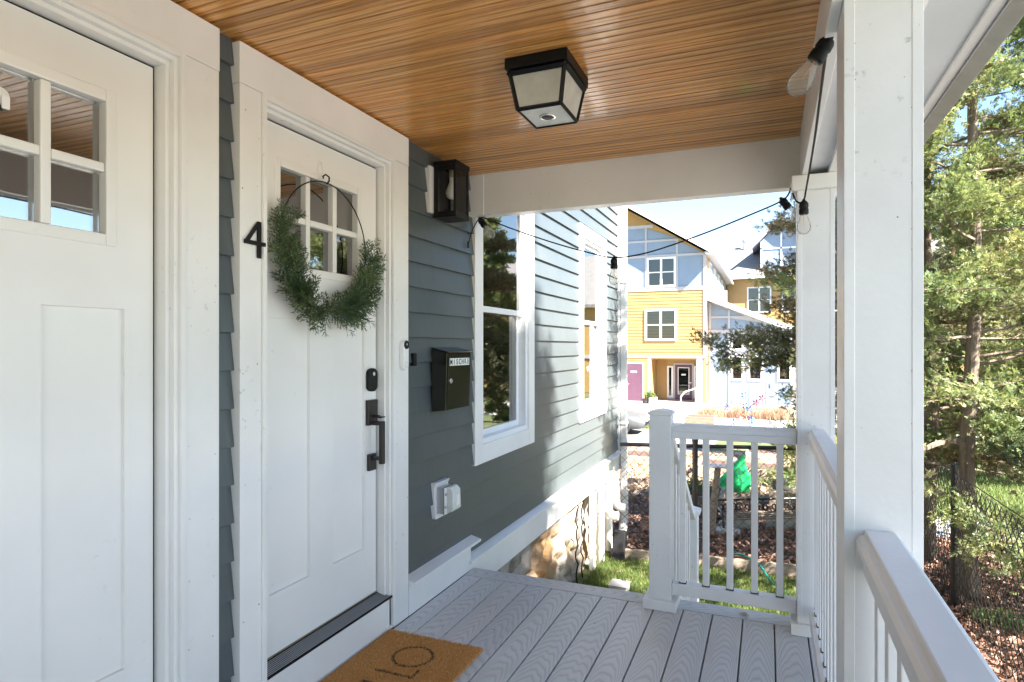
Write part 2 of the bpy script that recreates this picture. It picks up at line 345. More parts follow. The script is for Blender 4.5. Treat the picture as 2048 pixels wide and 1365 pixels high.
sheet('added_bounce_paving', 'path', [(-14, 2.3, 16), (0, 2.3, 16), (4.6, 2.3, 16), (4.61, 4.6, 16), (7.6, 4.6, 16)], .026)  # unseen pale paving added to bounce sunlight into the porch
sheet('garden_ground', 'chips', [(9.2, -7, 2.2), (11, -7, 2.0), (14, -8, 1.5), (17, -9, 1.2), (19, -10, 1.2)], .020)
sheet('path', 'path', [(8.75, 1.35, 14), (10.3, 1.35, 14)], .030)
sheet('road', 'road', [(18.6, -40, -1.6), (20, -40, -1.6), (23, -40, -1.6), (25.6, -40, -1.6)], .030)
sheet('plaza', 'path', [(28.4, -40, 12), (31, -40, 12), (33, -40, 12), (36.9, -40, 12)], .030)
sheet('garden_walk', 'path', [(14.5, -3.2, 1.6), (15.6, -3.0, 1.8)], .034)

# ------------------------------------------------------------------ grey house
house = thing('grey_house', (-1.7, 7.45, G), 'slate grey clapboard house with white trim and two front doors', 'house')
WX = -1.690                                    # sheathing face
WIN = [(3.39, 4.43), (5.69, 6.73)]; WZ = (.60, 2.52)
DO = [(0.515, 1.335), (1.65, 2.47)]            # door openings in Y
mb = MB()
def wallbox(y0, y1, z0, z1): mb.box(WX-.12, y0, z0, WX, y1, z1)
wallbox(-3.5, DO[0][0], -.1, 2.5); wallbox(DO[0][1], DO[1][0], -.1, 2.5); wallbox(DO[1][1], 2.66, -.1, 2.5)
for a, b in DO: wallbox(a, b, 2.205, 2.5); wallbox(a, b, -.1, .0)
wallbox(-3.5, 2.66, 2.5, 6)
ya = 2.66
for a, b in WIN:
    wallbox(ya, a+.05, -.1, 6); wallbox(a+.05, b-.05, -.1, WZ[0]+.06); wallbox(a+.05, b-.05, WZ[1]-.06, 6); ya = b-.05
wallbox(ya, 7.43, -.1, 6)
mb.box(-9, 7.31, -.1, WX-.12, 7.43, 6)
mb.build('wall', 'siding', house)
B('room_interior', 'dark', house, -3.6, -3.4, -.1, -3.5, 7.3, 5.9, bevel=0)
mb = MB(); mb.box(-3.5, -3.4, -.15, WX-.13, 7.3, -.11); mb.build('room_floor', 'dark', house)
# clapboards: wedge pieces, one per course and run
EXP = .1285
def clapboard(y0, y1, z):
    t0, t1 = .030, .012
    MB().prism([(WX, z-.012), (WX+t0, z-.012), (WX+t1, z+EXP), (WX, z+EXP)], 'y', y0, y1).build('clapboard', 'siding', house, .0015)
z = -.02; i = 0
while z < 4.2:
    if -.1 < z < 2.33: clapboard(1.469, 1.556, z)
    ends = [2.612 if z < 2.36 else 2.612, 7.335]
    cuts = []
    if z > WZ[0]-.02 and z+EXP < WZ[1]+.03: cuts = [(WIN[0][0]+.004, WIN[0][1]-.004), (WIN[1][0]+.004, WIN[1][1]-.004)]
    ya = ends[0] if z < 2.36 else 3.45
    lim = 2.30
    if z < .10: ya = 2.612
    for a, b in cuts + [(ends[1], None)]:
        if a > ya+.02:
            if z < 2.35 or ya > 3.4: clapboard(ya, a, z)
            elif ya <= 3.4: clapboard(max(ya, 3.45), a, z) if a > 3.5 else None
        ya = b if b else ya
    z += EXP; i += 1
B('corner_board', 'white', house, WX+.002, 7.335, -.14, WX+.045, 7.455, 4.2)
B('corner_board', 'white', house, WX-.10, 7.432, -.14, WX+.001, 7.456, 4.2)
# water table
B('skirt_board', 'white', house, WX-.02, 3.300, -.145, WX+.045, 7.45, .045)
MB().prism([(WX, .046), (WX+.075, .046), (WX+.075, .060), (WX, .085)], 'y', 3.27, 7.47).build('skirt_cap', 'white', house, .002)
B('baseboard', 'white', house, WX, 2.613, .001, WX+.055, 3.298, .152)
MB().prism([(WX, .153), (WX+.085, .153), (WX+.085, .168), (WX, .190)], 'y', 2.613, 3.375).build('baseboard_cap', 'white', house, .002)
# foundation with an uneven face
ny, nz = 420, 40; yy = np.linspace(-1.0, 7.4, ny+1); zz_ = np.linspace(G-.1, -.146, nz+1); YY, ZZ = np.meshgrid(yy, zz_, indexing='ij')
cen = np.c_[rng.uniform(-1.2, 7.6, 190), rng.uniform(G-.2, -.05, 190)]; dd_ = np.sort(np.hypot((YY[..., None]-cen[:, 0])*.62, ZZ[..., None]-cen[:, 1]), axis=-1)
hh_ = 1-np.exp(-(dd_[..., 1]-dd_[..., 0])*26); XX = WX-.075+.062*hh_+.010*np.sin(YY*23+ZZ*17)*np.sin(ZZ*31)+rng.normal(0, .0035, YY.shape)
vs = np.stack([XX, YY, ZZ], -1).reshape(-1, 3).tolist(); fs = [(a*(nz+1)+b, (a+1)*(nz+1)+b, (a+1)*(nz+1)+b+1, a*(nz+1)+b+1) for a in range(ny) for b in range(nz)]
mb = MB(); mb.add(vs, fs); mb.build('foundation', 'rubble', house, smooth=True)
for y in (5.62, 5.80): MB().tube([(WX+.02+.012*math.sin(q*2.1+y), y+.02*math.sin(q*1.3), -.13-.06*q) for q in range(14)], .007, 6).build('cable', 'rubber', house, 0, True)
MB().box(-9, 7.2, G-.1, WX-.1, 7.40, -.101).build('foundation_end', 'rubble', house)
MB().prism([(-9.5, 6.9), (-9.5, 6.7), (-1.25, 5.9), (-1.25, 6.05)], 'y', -4, 7.8).build('roof', 'shingle', house)
# windows of the house
def house_window(y0, y1, z0, z1, upcur):
    X0 = WX+.038
    f = MB(); cw = .115
    f.box(WX+.001, y0, z0, X0, y0+cw, z1); f.box(WX+.001, y1-cw, z0, X0, y1, z1)
    f.box(WX+.001, y0+cw, z0, X0-.001, y1-cw, z0+cw); f.box(WX+.001, y0+cw, z1-cw, X0-.001, y1-cw, z1)
    win = f.build('window', 'white', house, .002)
    a, b, c, d = y0+cw, y1-cw, z0+cw, z1-cw; zm = (c+d)/2+.02
    g = MB(); t = .035                                   # vinyl frame
    for q in ((a, c, a+t, d), (b-t, c, b, d), (a+t, c, b-t, c+t), (a+t, d-t, b-t, d)): g.box(WX-.06, q[0], q[1], WX+.022, q[2], q[3])
    g.build('frame', 'vinyl', win, .002)
    for nm, zz0, zz1, xo in (('lower_sash', c+t, zm+.022, -.035), ('upper_sash', zm-.022, d-t, -.004)):
        s = MB(); q = .040; A, Bb = a+t, b-t
        s.box(WX+xo-.022, A, zz0, WX+xo, A+q, zz1); s.box(WX+xo-.022, Bb-q, zz0, WX+xo, Bb, zz1)
        s.box(WX+xo-.022, A+q, zz0, WX+xo, Bb-q, zz0+q); s.box(WX+xo-.022, A+q, zz1-q, WX+xo, Bb-q, zz1)
        s.build(nm, 'vinyl', win, .002)
        MB().box(WX+xo-.014, A+q, zz0+q, WX+xo-.009, Bb-q, zz1-q).build('pane', 'glass', win)
    s = MB(); n = 14                                      # curtain with folds
    for i in range(n):
        y = a+.02 + (b-a)*.55*i/n
        s.add([(WX-.105+.02*(i % 2), y, c), (WX-.105+.02*((i+1) % 2), y+(b-a)*.55/n, c), (WX-.105+.02*((i+1) % 2), y+(b-a)*.55/n, d), (WX-.105+.02*(i % 2), y, d)], [(0, 1, 2, 3)])
    s.build('curtain', 'curtain', win)
house_window(*WIN[0], *WZ, 0); house_window(*WIN[1], *WZ, 0)

# the two doors, door trim and hardware
CX = -1.637                                     # casing face
SX = -1.700                                     # slab face
def door(off, name, label, mirror=False):
    o = off
    # casing: two legs and a head
    cs = MB(); cs.box(WX+.001, 1.558+o, .001, CX, 1.652+o, 2.222); c1 = cs.build('door_casing', 'white', house, .002)
    MB().box(WX+.001, 2.480+o, .001, CX, 2.608+o, 2.222).build('door_casing', 'white', house, .002)
    MB().box(WX+.001, 1.556+o, 2.2235, CX+.001, 2.610+o, 2.362).build('door_head', 'white', house, .002)
    # brick mould, stepped
    m = MB()
    for d0, d1, xx in ((.0, .018, CX+.010), (.018, .032, CX-.004), (.032, .046, CX-.022)):
        m.box(SX-.01, 2.4795-d1+o, .02, xx, 2.4795-d0+o, 2.2225-d0); m.box(SX-.01, 1.6525+d0+o, .02, xx, 1.6525+d1+o, 2.2225-d0)
        m.box(SX-.01, 1.6525+d1+o, 2.2225-d1, xx-.0005, 2.4795-d1+o, 2.2225-d0)
    m.build('brick_mould', 'white', house, .0015)
    B('door_gasket', 'ink', house, SX-.046, 1.62+o, .16, SX-.042, 2.47+o, 2.204, bevel=0)
    Y0, Y1, Z0, Z1 = 1.640+o, 2.4235+o, .186, 2.168
    yc = 2.045+o
    wy0, wy1, wz0, wz1 = yc-.235, yc+.235, 1.648, 2.014     # clear glass area
    py = [(yc-.290, yc-.072), (yc+.072, yc+.290)]; pz = (.41, 1.44)
    s = MB(); T = SX-.04
    # slab of stiles and rails around the openings
    s.box(T, Y0, Z0, SX, py[0][0], Z1); s.box(T, py[1][1], Z0, SX, Y1, Z1)
    s.box(T, py[0][0], Z0, SX, py[1][1], pz[0]); s.box(T, py[0][0], pz[1], SX, py[1][1], wz0-.03)
    s.box(T, py[0][1], pz[0], SX, py[1][0], pz[1]); s.box(T, py[0][0], wz1+.03, SX, py[1][1], Z1)
    s.box(T, py[0][0], wz0-.03, SX, wy0-.03, wz1+.03); s.box(T, wy1+.03, wz0-.03, SX, py[1][1], wz1+.03)
    dr = s.build(name, 'door', house, 0, label=label)
    for a, b in py: MB().box(T, a-.002, pz[0]-.002, SX-.013, b+.002, pz[1]+.002).build('panel', 'door', dr, .001)
    # glazing frame and bars
    g = MB()
    for q in ((wy0-.032, wz0-.034, wy0-.001, wz1+.034), (wy1+.001, wz0-.034, wy1+.032, wz1+.034), (wy0-.001, wz0-.034, wy1+.001, wz0-.001), (wy0-.001, wz1+.001, wy1+.001, wz1+.034)):
        g.box(SX-.03, q[0], q[1], SX+.004, q[2], q[3])
    g.build('glazing_frame', 'door', dr, .0035)
    pw = (wy1-wy0-2*.026)/3
    for i in (1, 2):
        y = wy0+i*pw+(i-1)*.026; MB().box(SX-.03, y, wz0, SX+.001, y+.026, wz1).build('glazing_bar', 'door', dr, .004)
    zc = (wz0+wz1)/2
    for i in range(3):
        y = wy0+i*(pw+.026); MB().box(SX-.03, y+.0005, zc-.013, SX, y+pw-.0005, zc+.013).build('glazing_bar', 'door', dr, .004)
        for a, b in ((wz0, zc-.013), (zc+.013, wz1)): MB().box(SX-.030, y, a, SX-.026, y+pw, b).build('pane', 'doorglass', dr)
    # threshold
    t = MB(); t.prism([(CX+.004, .152), (CX+.004, .160), (SX-.02, .182), (SX-.02, .152)], 'y', 1.655+o, 2.478+o); th = t.build('threshold', 'black', house)
    for i in range(8):
        xx = CX-.002-.0075*i; zz = .1605+.0022*i*.36*1.0 + (CX-xx)*.0
        zz = .160 + (CX+.004-xx)/(CX+.004-SX+.02)*.022
        MB().box(xx-.0012, 1.66+o, zz, xx+.0012, 2.47+o, zz+.0022).build('tread_rib', 'galv', th)
    MB().box(SX-.018, 1.66+o, .176, SX-.002, 2.44+o, .1835).build('sill_strip', 'brass', th)
    B('riser_board', 'white', house, WX+.001, 1.653+o, .001, CX-.004, 2.479+o, .1515)
    # deadbolt and handle set
    dyc = (2.378 if not mirror else 1.692)+o
    prof = [(math.cos(t)*.034, math.sin(t)*.024) for t in np.linspace(0, math.pi, 10)]
    pts = [(dyc+p[0], 1.200+p[1]+.010) for p in prof] + [(dyc-p[0], 1.150-p[1]) for p in prof]
    db = MB().prism(pts, 'x', SX+.001, SX+.020).build('deadbolt', 'rubber', dr, .003)
    MB().lathe([(.009, 0), (.009, .004), (.003, .005)], (SX+.0195, dyc, 1.208), (1, 0, 0), 14).build('lock_cylinder', 'steel', db)
    hp = MB().box(SX+.001, dyc-.036, .972, SX+.018, dyc+.036, 1.088).build('handle_plate', 'darkbronze', dr, .002)
    h = MB(); h.box(SX+.017, dyc-.012, .972, SX+.075, dyc+.012, .990); h.box(SX+.0565, dyc-.0125, .795, SX+.0755, dyc+.0125, .9905); h.box(SX+.017, dyc-.012, .812, SX+.075, dyc+.012, .828)
    h.build('pull_handle', 'darkbronze', dr, .002)
    MB().box(SX+.001, dyc-.026, .762, SX+.018, dyc+.026, .838).build('handle_foot', 'darkbronze', dr, .002)
    tl = MB(); tl.tube([(SX+.017, dyc, 1.012), (SX+.05, dyc, 1.012), (SX+.062, dyc, 1.006)], [.007, .007, .004], 8); tl.box(SX+.048, dyc-.014, 1.008, SX+.075, dyc+.014, 1.013)
    tl.build('thumb_latch', 'darkbronze', dr)
    return dr
door(-1.135, 'front_door', 'plain white front door beside the camera, without wreath', True)
door(0.0, 'front_door', 'white front door with the juniper half wreath')

# ------------------------------------------------------------------ porch: deck, ceiling, beams, posts
deck = structure(bpy.data.objects.new('porch_deck', None)); col.objects.link(deck); deck.location = (-.6, 1.6, 0); ORG[deck] = np.array((-.6, 1.6, 0.))
seams = [-1.636] + [-1.523+.1412*i for i in range(13)]
def across(o, ax):
    co = np.zeros(len(o.data.vertices)*3); o.data.vertices.foreach_get('co', co); c_ = co.reshape(-1, 3)[:, ax]; lo, hi = c_.min(), c_.max()
    at = o.data.attributes.new('across', 'FLOAT', 'POINT'); at.data.foreach_set('value', ((c_-lo)/(hi-lo)*2-1).astype(np.float32))
for i in range(len(seams)-1):
    across(B('deck_board', 'deck', deck, seams[i]+.0030, -3.2, -.025, seams[i+1]-.0030, 3.211, 0, bevel=.003), 0)
across(B('deck_board', 'deck', deck, seams[-1]+.0030, -3.2, -.025, .36, 3.211, 0, bevel=.003), 0)
across(B('border_board', 'deckx', deck, -1.636, 3.2155, -.025, .36, 3.342, 0, bevel=.003), 1)
B('rim_joist', 'white', deck, -1.63, 3.30, -.24, .345, 3.33, -.026); B('rim_joist', 'white', deck, .31, -3.2, -.24, .345, 3.299, -.026)
B('deck_underside', 'oldwood', deck, -1.63, -3.2, -.05, .30, 3.29, -.0265, bevel=0)

CZ = 2.372
ceil = structure(bpy.data.objects.new('porch_ceiling', None)); col.objects.link(ceil); ceil.location = (-.7, 1.0, CZ); ORG[ceil] = np.array((-.7, 1.0, CZ))
PW = .0413; y = 3.352
def plank_profile(y0):
    h = PW/2; r = .0038; P = []
    # underside with a bead groove in the middle and one at the tongue
    P = [(y0+.0022, CZ+.012), (y0+.0022, CZ+.0022), (y0+.0040, CZ), (y0+PW-.0040, CZ), (y0+PW-.0022, CZ+.0022), (y0+PW-.0022, CZ+.012)]
    return P
n = 0
while y > -3.2:
    y -= PW
    MB().prism(plank_profile(y), 'x', -1.688, .147).build('ceiling_board', 'oak', ceil); n += 1
B('ceiling_backing', 'groove', ceil, -1.68, -3.2, CZ+.0085, .147, 3.40, CZ+.03, bevel=0)

roof = structure(bpy.data.objects.new('porch_roof', None)); col.objects.link(roof); roof.location = (-.5, 1, 2.4); ORG[roof] = np.array((-.5, 1, 2.4))
B('end_beam', 'white', roof, -1.686, 3.353, 2.125, .30, 3.435, 2.44)
B('wall_cleat', 'white', roof, -1.686, 3.346, 2.1255, -1.575, 3.352, 2.368)
B('side_beam_inner', 'white', roof, .147, -3.2, 2.125, .176, 3.3525, 2.41)
B('side_beam_outer', 'white', roof, .256, -3.2, 2.125, .288, 3.3525, 2.41)
B('side_beam_underside', 'soffit', roof, .1765, -3.2, 2.150, .2555, 3.3525, 2.17, bevel=0)
B('soffit_board', 'soffit', roof, .2885, -3.2, 2.245, .545, 3.62, 2.26, bevel=0)
B('fascia_board', 'white', roof, .5455, -3.2, 2.236, .580, 3.62, 2.37)
g = MB(); g.prism([(.5805, 2.36), (.5805, 2.228), (.630, 2.214), (.655, 2.26), (.690, 2.30), (.690, 2.36)], 'y', -3.2, 3.65); g.build('gutter', 'galv', roof, .002)
B('gable_board', 'white', roof, -1.6, 3.436, 2.2, .5445, 3.46, 2.62)
MB().prism([(-1.7, 2.45), (.16, 2.45), (.70, 2.365), (.70, 2.40), (-1.7, 3.0)], 'y', -3.2, 3.66).build('roof_slab', 'shingle', roof)

def post(x0, x1, y0, y1, ztop, label, base=True, cap=True):
    t = thing('porch_post', ((x0+x1)/2, (y0+y1)/2, 0), label, 'post', 'white porch posts')
    w_ = .020
    MB().box(x0+.0015, y0+.0015, .001, x1-.0015, y1-.0015, ztop).build('core', 'post_white', t, .001)
    for a, b in ((x0, x0+w_), (x1-w_, x1)):               # corner boards stand 1.5 mm proud
        MB().box(a, y0, .001, b, y1, ztop-.001).build('corner_board', 'post_white', t, .0012)
    if base:
        m = MB(); q = .028; m.box(x0-q, y0-q, .001, x1+q, y0-.0005, .052); m.box(x0-q, y1+.0005, .001, x1+q, y1+q, .052); m.box(x0-q, y0, .001, x0-.0005, y1, .0518); m.box(x1+.0005, y0, .001, x1+q, y1, .0518)
        m.build('base_trim', 'white', t, .0025)
    if cap:
        m = MB(); q = .024; m.box(x0-q, y0-q, ztop-.068, x1+q, y0-.0005, ztop); m.box(x0-q, y1+.0005, ztop-.068, x1+q, y1+q, ztop); m.box(x0-q, y0, ztop-.0679, x0-.0005, y1, ztop-.0005); m.box(x1+.0005, y0, ztop-.0679, x1+q, y1, ztop-.0005)
        m.build('cap_trim', 'white', t, .0025)
    return t
post(.128, .284, 3.148, 3.300, 2.124, 'white boxed porch post at the far corner with string light bulb')
post(.147, .288, 1.448, 1.590, 2.124, 'broad white boxed porch post nearest the camera')
post(.147, .288, -.65, -.51, 2.124, 'white boxed porch post behind the camera')

def rail(y0, y1, label, first):
    t = thing('porch_railing', (.2, (y0+y1)/2, .07), label, 'railing', 'white porch railings')
    MB().prism([(.170, .912), (.254, .912), (.256, .934), (.250, .944), (.241, .946), (.239, .957), (.185, .957), (.183, .946), (.174, .944), (.168, .934)], 'y', y0, y1).build('top_rail', 'post_white', t, .002)
    MB().prism([(.181, .868), (.243, .868), (.243, .9115), (.181, .9115)], 'y', y0, y1).build('sub_rail', 'post_white', t, .003)
    MB().prism([(.176, .075), (.248, .075), (.248, .125), (.235, .133), (.190, .133), (.176, .125)], 'y', y0, y1).build('bottom_rail', 'post_white', t, .002)
    n = max(2, round((y1-y0)/.115)); 
    for i in range(n):
        y = y0+(i+.5)*(y1-y0)/n
        b = MB().box(.196, y-.016, .134, .228, y+.016, .8675).build('baluster', 'post_white', t, .002)
        MB().box(.194, y-.018, .1335, .230, y+.018, .1375).build('baluster_shoe', 'rubber', b)
    return t
rail(1.592, 3.119, 'white railing along the deck side between the two posts', 1)
rail(-.508, 1.446, 'white railing in front of the near post running towards the camera', 0)

nw = thing('newel_post', (-.505, 3.23, 0), 'short white newel post at the head of the stairs', 'post')
MB().box(-.560, 3.176, .001, -.450, 3.286, .985).build('shaft', 'post_white', nw, .003)
m = MB(); m.box(-.588, 3.148, .001, -.422, 3.1755, .050); m.box(-.588, 3.2865, .001, -.422, 3.314, .050); m.box(-.588, 3.176, .001, -.5605, 3.286, .0498); m.box(-.4495, 3.176, .001, -.422, 3.286, .0498); m.build('base_trim', 'post_white', nw, .003)
m = MB(); m.prism([(-.566, .9855), (-.444, .9855), (-.444, 1.000), (-.505, 1.012), (-.566, 1.000)], 'y', 3.170, 3.292); m.build('post_cap', 'post_white', nw, .002)

er = thing('end_railing', (-.16, 3.23, .07), 'short white railing between newel post and far corner post', 'railing')
MB().prism([(3.190, .905), (3.272, .905), (3.275, .928), (3.262, .940), (3.200, .940), (3.187, .928)], 'x', -.4485, .1265).build('top_rail', 'post_white', er, .002)
MB().box(-.4485, 3.199, .868, .1265, 3.263, .9045).build('sub_rail', 'post_white', er, .003)
MB().box(-.4485, 3.199, .072, .1265, 3.263, .130).build('bottom_rail', 'post_white', er, .004)
for i in range(5):
    x = -.399 + i*.1135
    b = MB().box(x-.0155, 3.216, .131, x+.0155, 3.247, .8675).build('baluster', 'post_white', er, .004)
    MB().box(x-.018, 3.2135, .1305, x+.018, 3.2495, .135).build('baluster_shoe', 'rubber', b)

# stairs down to the lawn
st = thing('porch_stairs', (-1.05, 4.0, G), 'white framed stairs leading down from the deck end to the lawn', 'stairs')
for i in range(4):
    zt = -.184*(i+1); ya = 3.345+.262*i
    B('tread', 'deckx', st, -1.60, ya, zt-.026, -.45, ya+.285, zt); B('riser', 'white', st, -1.60, ya+.005, zt+.0, -.45, ya+.02, zt+.156)
for x in (-1.60, -.475):
    MB().prism([(3.346, -.03), (3.346, -.34), (4.40, -.91), (4.62, -.91), (4.62, -.80), (4.42, -.76)], 'x', x, x+.025).build('stringer', 'white', st, .002)
sr = thing('stair_railing', (-.5, 4.45, G), 'white sloping stair railing with lower newel behind the short newel post', 'railing')
def slope(y): return .93 - (y-3.29)*.655
MB().prism([(3.290, slope(3.29)-.05), (4.44, slope(4.44)-.05), (4.44, slope(4.44)), (3.290, slope(3.29))], 'x', -.537, -.463).build('handrail', 'post_white', sr, .003)
MB().prism([(3.290, slope(3.29)-.80), (4.44, slope(4.44)-.80), (4.44, slope(4.44)-.755), (3.290, slope(3.29)-.755)], 'x', -.525, -.475).build('bottom_rail', 'post_white', sr, .002)
for i in range(8):
    y = 3.36+i*.13; MB().prism([(y, slope(y)-.756), (y+.03, slope(y+.03)-.756), (y+.03, slope(y+.03)-.0505), (y, slope(y)-.0505)], 'x', -.516, -.484).build('baluster', 'post_white', sr, .002)
MB().box(-.55, 4.441, G, -.45, 4.541, .165).build('lower_newel', 'post_white', sr, .003)
MB().prism([(-.566, .1655), (-.434, .1655), (-.434, .185), (-.5, .200), (-.566, .185)], 'y', 4.425, 4.557).build('newel_cap', 'post_white', sr, .002)

# nail marks and dents in the painted boards
nm = MB().lathe([(.0022, 0), (.0014, .0004), (.0004, .0005)], (0, 0, 0), (1, 0, 0), 8)
nv = [(y, z) for y in (1.575, 1.640) for z in (.45, .92, 1.30, 1.88, 2.12)] + [(y, z) for y in (1.36, 1.455) for z in (.40, .62, .84, 1.05, 1.45, 1.9)] + [(y, z) for y in (2.50, 2.595) for z in (.35, .66, .98, 1.5, 1.95)]
for y, z in nv:
    y += random.uniform(-.008, .008); z += random.uniform(-.07, .07)
    MB().lathe([(random.uniform(.0015, .0032), 0), (.0012, .0004), (.0003, .0005)], (CX+.0002, y, z), (1, 0, 0), 8).build('nail_mark', random.choice(('oldwood', 'galv', 'galv')), house)
near_post = [o for o in col.objects if o.name.startswith('porch_post') and o.type == 'EMPTY'][1]
for i in range(16):
    x = random.choice((.1665, .2685, random.uniform(.17, .265))); z = random.uniform(1.0, 2.1)
    MB().lathe([(random.uniform(.0010, .0026), 0), (.0009, .0004), (.0003, .0005)], (x, 1.4495, z), (0, -1, 0), 8).build('nail_mark', random.choice(('oldwood', 'galv')), near_post)
# ------------------------------------------------------------------ things on the porch
# ceiling light
cl = thing('ceiling_light', (-.76, 2.17, CZ), 'square black flush ceiling light with frosted panes on the wood ceiling', 'lamp')
x0, x1, y0, y1 = -.876, -.640, 2.036, 2.310
ccx, ccy = (x0+x1)/2, (y0+y1)/2
B('canopy', 'black', cl, x0, y0, CZ-.040, x1, y1, CZ-.0005, bevel=.003)
zt, zb = CZ-.0405, CZ-.175; ht, hb = .105, .082; hty, hby = .122, .097
def ring(h, hy): return [(ccx-h, ccy-hy), (ccx+h, ccy-hy), (ccx+h, ccy+hy), (ccx-h, ccy+hy)]
T, Bt = ring(ht, hty), ring(hb, hby)
fr = MB()
for i in range(4):
    fr.tube([(*T[i], zt), (*Bt[i], zb)], .0085, 4)
    j = (i+1) % 4
    fr.tube([(*T[i], zt-.010), (*T[j], zt-.010)], .012, 4); fr.tube([(*Bt[i], zb), (*Bt[j], zb)], .0085, 4)
fr.build('cage', 'black', cl)
for i in range(4):
    j = (i+1) % 4; s = MB(); s.add([(*T[i], zt), (*T[j], zt), (*Bt[j], zb), (*Bt[i], zb)], [(0, 1, 2, 3)]); s.build('pane', 'frost', cl)
B('bottom_plate', 'frost', cl, ccx-hb+.004, ccy-hby+.004, zb-.003, ccx+hb-.004, ccy+hby-.004, zb+.002, bevel=0)
MB().lathe([(.030, 0), (.030, .004), (.024, .005), (.024, .001), (.020, .0005)], (ccx, ccy, zb-.003), (0, 0, -1), 24).build('vent_ring', 'steel', cl)
MB().lathe([(.021, 0), (.021, .0055), (.004, .007)], (ccx, ccy, zb-.003), (0, 0, -1), 20).build('vent_centre', 'black', cl)

# wall lantern
wl = thing('wall_lantern', (-1.60, 2.945, 2.02), 'black box lantern with clear glass on a white block below the ceiling', 'lantern')
B('mount_block', 'white', wl, WX+.001, 2.832, 2.045, -1.646, 3.055, 2.292)
X0, X1, Y0, Y1, Z0, Z1 = -1.645, -1.512, 2.868, 3.022, 2.020, 2.318
B('back_plate', 'black', wl, X0, Y0+.002, Z0+.002, X0+.012, Y1-.002, Z1-.002)
B('roof_plate', 'black', wl, X0, Y0-.004, Z1-.022, X1+.004, Y1+.004, Z1); B('floor_plate', 'black', wl, X0, Y0-.003, Z0, X1+.003, Y1+.003, Z0+.014)
c = MB(); t = .0135
for a, b in ((X1-t, Y0), (X1-t, Y1-t), (X0+.012, Y0), (X0+.012, Y1-t)): c.box(a, b, Z0+.0145, a+t, b+t, Z1-.0225)
c.box(X0+.026, Y0+.001, Z1-.050, X1-t, Y0+.010, Z1-.0225); c.box(X1-.010, Y0+t, Z1-.050, X1-.001, Y1-t, Z1-.0225); c.box(X0+.026, Y0+.001, Z0+.0145, X1-t, Y0+.010, Z0+.030); c.box(X1-.010, Y0+t, Z0+.0145, X1-.001, Y1-t, Z0+.030)
c.build('cage', 'black', wl, .001)
B('pane', 'lampglass', wl, X0+.03, Y0+.004, Z0+.03, X1-t-.001, Y0+.006, Z1-.05, bevel=0); B('pane', 'lampglass', wl, X1-.006, Y0+t, Z0+.03, X1-.004, Y1-t, Z1-.05, bevel=0); B('pane', 'lampglass', wl, X0+.03, Y1-.006, Z0+.03, X1-t-.001, Y1-.004, Z1-.05, bevel=0)
lb = MB().lathe([(.011, 0), (.011, .05), (.014, .052), (.016, .06), (.030, .095), (.031, .108), (.026, .125), (.012, .136), (.002, .138)], ((X0+X1)/2, (Y0+Y1)/2, Z1-.05), (0, 0, -1), 20).build('lamp_bulb', 'vinyl', wl, 0, True)
MB().lathe([(.013, 0), (.013, .048)], ((X0+X1)/2, (Y0+Y1)/2, Z1-.0225), (0, 0, -1), 16).build('lamp_holder', 'brass', wl)

# letter box with name strip
bx = thing('mailbox', (-1.61, 3.0, .99), 'black wall mailbox with a white name strip beside the door', 'mailbox')
ya, yb = 2.874, 3.158
MB().prism([(-1.659, .985), (-1.576, .995), (-1.567, 1.300), (-1.659, 1.322)], 'y', ya, yb).build('body', 'blackgloss', bx, .002)
MB().prism([(-1.659, 1.323), (-1.558, 1.3005), (-1.556, 1.306), (-1.659, 1.331)], 'y', ya-.004, yb+.004).build('lid', 'blackgloss', bx, .001)
def face(z): return -1.576 + (z-.995)/.305*.009
def tilted(y0, y1, z0, z1, d0, d1):
    return MB().add([(face(z0)+d0, y0, z0), (face(z0)+d1, y0, z0), (face(z0)+d1, y1, z0), (face(z0)+d0, y1, z0), (face(z1)+d0, y0, z1), (face(z1)+d1, y0, z1), (face(z1)+d1, y1, z1), (face(z1)+d0, y1, z1)],
                    [(0, 3, 2, 1), (4, 5, 6, 7), (0, 1, 5, 4), (1, 2, 6, 5), (2, 3, 7, 6), (3, 0, 4, 7)])
fd = tilted(ya+.016, yb-.018, 1.012, 1.284, .0005, .004).build('front_door', 'blackgloss', bx, .0012)
MB().lathe([(.013, 0), (.013, .004), (.009, .005), (.009, .009), (.003, .0095)], (face(1.15)+.004, ya+.040, 1.150), (1, 0, 0), 16).build('lock', 'steel', fd)
sx = face(1.25)+.0042
tilted(ya+.026, yb-.026, 1.231, 1.271, .0042, .0047).build('name_strip', 'paper', fd)
for i, ch in enumerate('MISCHKE'):
    vs, fs = text_mesh(ch, .040, .0002, .0009); yc_ = ya+.026 + (i+.5)*(yb-ya-.052)/7
    zoff = random.uniform(-.0015, .0015)
    MB().add([(face(1.251)+.0052+p[2], yc_+p[0]*.92, 1.2505+zoff+p[1]*1.02) for p in vs], fs).build('letter', 'ink', fd)

